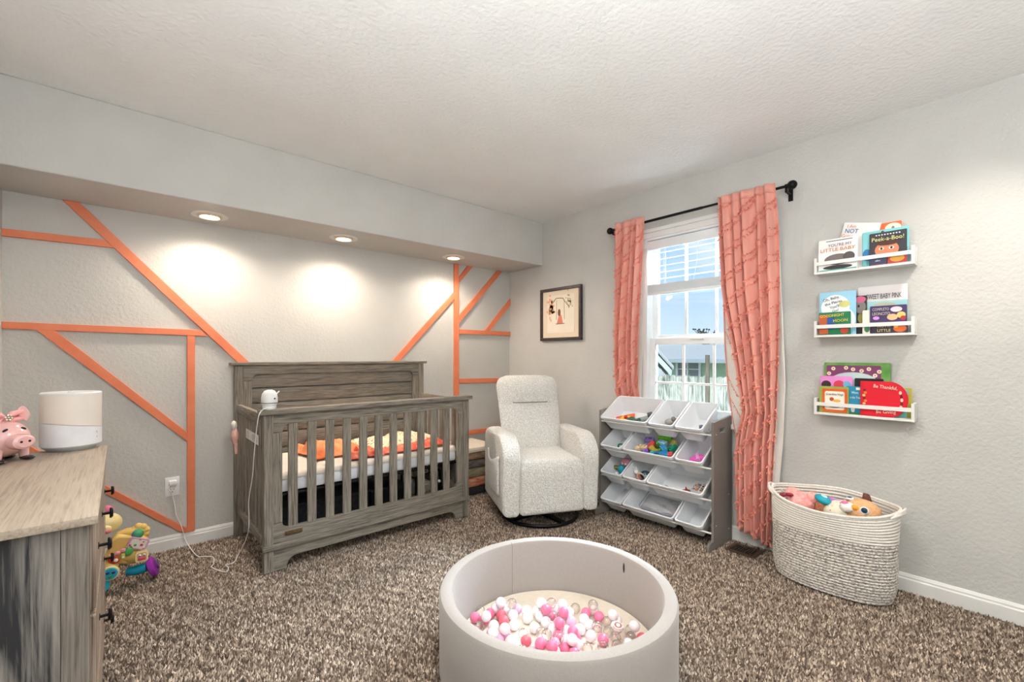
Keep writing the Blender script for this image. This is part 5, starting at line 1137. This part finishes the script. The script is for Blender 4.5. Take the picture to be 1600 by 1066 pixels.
shp(b, 'cover_picture', ell(-.004, .070, .046, .036), (206, 128, 92)); shp(b, 'cover_picture', ell(-.024, .076, .010, .006), (240, 236, 230), y=-.0011); shp(b, 'cover_picture', ell(.014, .076, .010, .006), (240, 236, 230), y=-.0011); shp(b, 'cover_picture', ell(-.024, .076, .005, .0055), (50, 26, 20), y=-.0014); shp(b, 'cover_picture', ell(.014, .076, .005, .0055), (50, 26, 20), y=-.0014); shp(b, 'cover_picture', ell(.0, .100, .044, .012), (74, 40, 32), y=-.0012)
for k in range(9): shp(b, 'cover_picture', ell(-.044 + k * .011, .138, .0035, .0028, 8), (232, 232, 232))
# --- middle ledge
b = book(zm, 'light blue and white picture book, titled Oh Baby the places you will go', -.190, -.058, .178, .060, (150, 200, 224))
shp(b, 'cover_picture', ell(-.008, .115, .052, .050), (236, 240, 240)); shp(b, 'cover_picture', ell(.020, .060, .044, .05), (236, 240, 240), y=-.0006); shp(b, 'cover_picture', ell(.026, .125, .020, .014), (206, 200, 130), y=-.0011); shp(b, 'cover_picture', ell(-.005, .075, .014, .010), (204, 150, 90), y=-.0011)
txt(b, 'Oh, Baby,', .016, (50, 50, 60), -.022, .150, roll=-.25); txt(b, 'the Places', .016, (50, 50, 60), -.014, .133, roll=-.25); txt(b, "You'll", .016, (50, 50, 60), -.010, .116, roll=-.25); txt(b, 'Go!', .016, (50, 50, 60), -.006, .100, roll=-.25)
b = book(zm, 'green and orange board book, titled Goodnight Moon', -.194, -.082, .098, .082, (26, 118, 78), thick=.010)
shp(b, 'cover_picture', box4(-.055, .004, -.022, .088), (186, 92, 50)); shp(b, 'cover_picture', box4(-.026, .024, .0, .074), (40, 84, 150), y=-.0009); txt(b, 'GOODNIGHT', .0165, (240, 214, 90), -.008, .082, roll=-.06, width=.088, y=-.0014); txt(b, 'MOON', .0165, (240, 214, 90), .022, .060, roll=-.06, y=-.0014); shp(b, 'cover_picture', ell(.036, .018, .014, .014), (196, 70, 46))
b = book(zm, 'dark picture book with a grey cat in a pink hat, middle ledge', -.055, -.010, .142, .035, (52, 52, 54))
shp(b, 'cover_picture', ell(0, .100, .020, .024), (128, 120, 116)); shp(b, 'cover_picture', ell(.0, .128, .020, .012), (204, 96, 130), y=-.0009); shp(b, 'cover_picture', ell(-.006, .104, .004, .005), (30, 28, 28), y=-.0011); shp(b, 'cover_picture', ell(.008, .104, .004, .005), (30, 28, 28), y=-.0011); shp(b, 'cover_picture', ell(.004, .060, .014, .02), (150, 140, 70))
b = book(zm, 'large pale pink picture book, titled Sweet Baby Pink', -.038, .160, .200, .022, (226, 218, 218))
txt(b, 'SWEET BABY PINK', .030, (50, 50, 58), .006, .155, width=.140); shp(b, 'cover_picture', box4(-.062, .131, .03, .134), (120, 96, 100))
b = book(zm, 'cream page edge of a tall narrow book in the middle ledge', -.028, .0, .092, .070, (232, 228, 214), thick=.008); shp(b, 'cover_picture', ell(.002, .02, .010, .014), (66, 128, 84))
b = book(zm, 'teal and white picture book behind the purple one', .004, .168, .150, .045, (150, 196, 200))
shp(b, 'cover_picture', ell(-.01, .132, .045, .012), (176, 180, 160)); shp(b, 'cover_picture', box4(-.07, .120, .072, .124), (240, 240, 238))
b = book(zm, 'dark book with cream letters low at the front right, titled Little', .010, .176, .070, .090, (52, 46, 60), thick=.006)
txt(b, 'NOTTI', .026, (226, 206, 150), -.025, .048, width=.058); txt(b, 'LITTLE', .026, (226, 206, 150), -.025, .018, width=.062); shp(b, 'cover_picture', ell(.048, .030, .030, .024), (226, 110, 44)); shp(b, 'cover_picture', ell(.030, .044, .010, .010), (240, 190, 80), y=-.0011)
b = book(zm, 'purple board book with flowers and white letters on the middle ledge', .014, .166, .125, .074, (66, 46, 96), thick=.012)
txt(b, 'COMPLETO', .018, (196, 196, 184), -.030, .108, width=.070); txt(b, 'LEONCITO', .018, (214, 206, 170), -.028, .088, width=.074); shp(b, 'cover_picture', ell(.034, .106, .024, .012), (238, 210, 216)); shp(b, 'cover_picture', ell(.018, .072, .022, .014), (236, 186, 140)); shp(b, 'cover_picture', ell(.054, .080, .018, .014), (226, 200, 110)); shp(b, 'cover_picture', ell(-.050, .070, .014, .008), (214, 150, 220)); shp(b, 'cover_picture', ell(.062, .066, .012, .01), (176, 50, 60))
# --- bottom ledge
b = book(zb_, 'large green bordered picture book with flowers at the back of the bottom ledge', -.172, .060, .212, .022, (86, 150, 66), thick=.012, col2=(128, 170, 96))
shp(b, 'cover_picture', rrect(-.108, .01, .086, .200, .006), (134, 66, 108)); shp(b, 'cover_picture', ell(-.01, .128, .088, .044), (196, 214, 214), y=-.0009)
for k, (fx_, fz_) in enumerate([(-.082, .186), (-.010, .184), (.045, .186), (-.098, .165), (.066, .160), (.080, .176), (.02, .178), (-.035, .19)]): shp(b, 'cover_picture', ell(fx_, fz_, .008, .008, 10), (240, 224, 200), y=-.0011); shp(b, 'cover_picture', ell(fx_, fz_, .003, .003, 8), (200, 120, 90), y=-.0014)
b = book(zb_, 'pink picture book with a purple oval on the bottom ledge', -.190, -.072, .142, .050, (226, 142, 204), thick=.008, r=.010)
shp(b, 'cover_picture', ell(.012, .110, .020, .016), (214, 60, 90)); shp(b, 'cover_picture', ell(-.036, .108, .018, .016), (60, 40, 50)); shp(b, 'cover_picture', ell(.040, .112, .014, .012), (110, 170, 206))
b = book(zb_, 'black board book edge behind the red round book', -.066, .030, .132, .047, (28, 28, 32), thick=.010); shp(b, 'cover_picture', ell(-.022, .108, .007, .007, 8), (236, 140, 160))
b = book(zb_, 'green and orange bordered board book, titled Grandma Hugs', -.194, -.090, .107, .082, (150, 166, 80), thick=.009, r=.008)
shp(b, 'cover_picture', rrect(-.040, .004, .048, .098, .005), (222, 96, 38)); shp(b, 'cover_picture', rrect(-.031, .014, .039, .088, .008), (240, 232, 214), y=-.0010); txt(b, 'Grandma Hugs', .0125, (70, 54, 60), .004, .076, width=.062, y=-.0014); shp(b, 'cover_picture', ell(-.006, .056, .008, .008), (190, 80, 60), y=-.0014); shp(b, 'cover_picture', ell(.012, .050, .014, .006), (226, 170, 90), y=-.0014); shp(b, 'cover_picture', ell(.004, .030, .022, .010), (170, 150, 140), y=-.0014)
b = book(zb_, 'blue picture book between the orange bordered one and the red one', -.100, -.018, .103, .068, (40, 142, 176), thick=.008)
txt(b, 'Where', .012, (226, 240, 244), .006, .080); txt(b, 'is the Tree', .012, (226, 240, 244), .008, .062); shp(b, 'cover_picture', rrect(.010, .090, .036, .099, .002), (236, 232, 200)); shp(b, 'cover_picture', ell(-.006, .020, .010, .014), (236, 240, 238)); shp(b, 'cover_picture', box4(-.04, .0, .04, .008), (40, 110, 70))
b = book(zb_, 'yellow green picture book at the right end of the bottom ledge', .085, .180, .108, .045, (186, 176, 72), thick=.008); shp(b, 'cover_picture', ell(.012, .092, .022, .012), (150, 190, 210)); shp(b, 'cover_picture', ell(.022, .080, .006, .006), (40, 40, 44), y=-.0011); shp(b, 'cover_picture', box4(-.03, .0, .025, .03), (110, 196, 190), y=-.0009)
def dshape(w, h):
    return [(-w / 2, 0), (w * .12, 0)] + [(w * .12 + w * .38 * math.sin(q), h / 2 - h / 2 * math.cos(q)) for q in np.linspace(.15, PI - .15, 16)] + [(w * .12, h), (-w / 2, h)]
b = book(zb_, 'round edged red board book, titled Be Thankful Be Giving', -.042, .155, .140, .078, (206, 24, 44), thick=.012, shape=dshape)
shp(b, 'cover_border', [(w_x * .94 + .004, w_z * .94 + .004) for w_x, w_z in dshape(.186, .140)], (222, 20, 44))
txt(b, 'Be Thankful,', .019, (240, 226, 206), .008, .118, width=.098, roll=.10); txt(b, 'Be Giving', .018, (240, 226, 206), .010, .020, width=.080, roll=-.04)
for k in range(6): shp(b, 'cover_picture', ell(-.080 + .004 * math.sin(k * 2), .104 - k * .011, .007, .005, 8), [(120, 30, 34), (226, 130, 50), (210, 196, 120)][k % 3], y=-.0011)
for k in range(5): shp(b, 'cover_picture', ell(.068 + .006 * math.sin(k * .7), .098 - k * .014, .006, .007, 8), [(240, 210, 180), (110, 24, 34)][k % 2], y=-.0011)
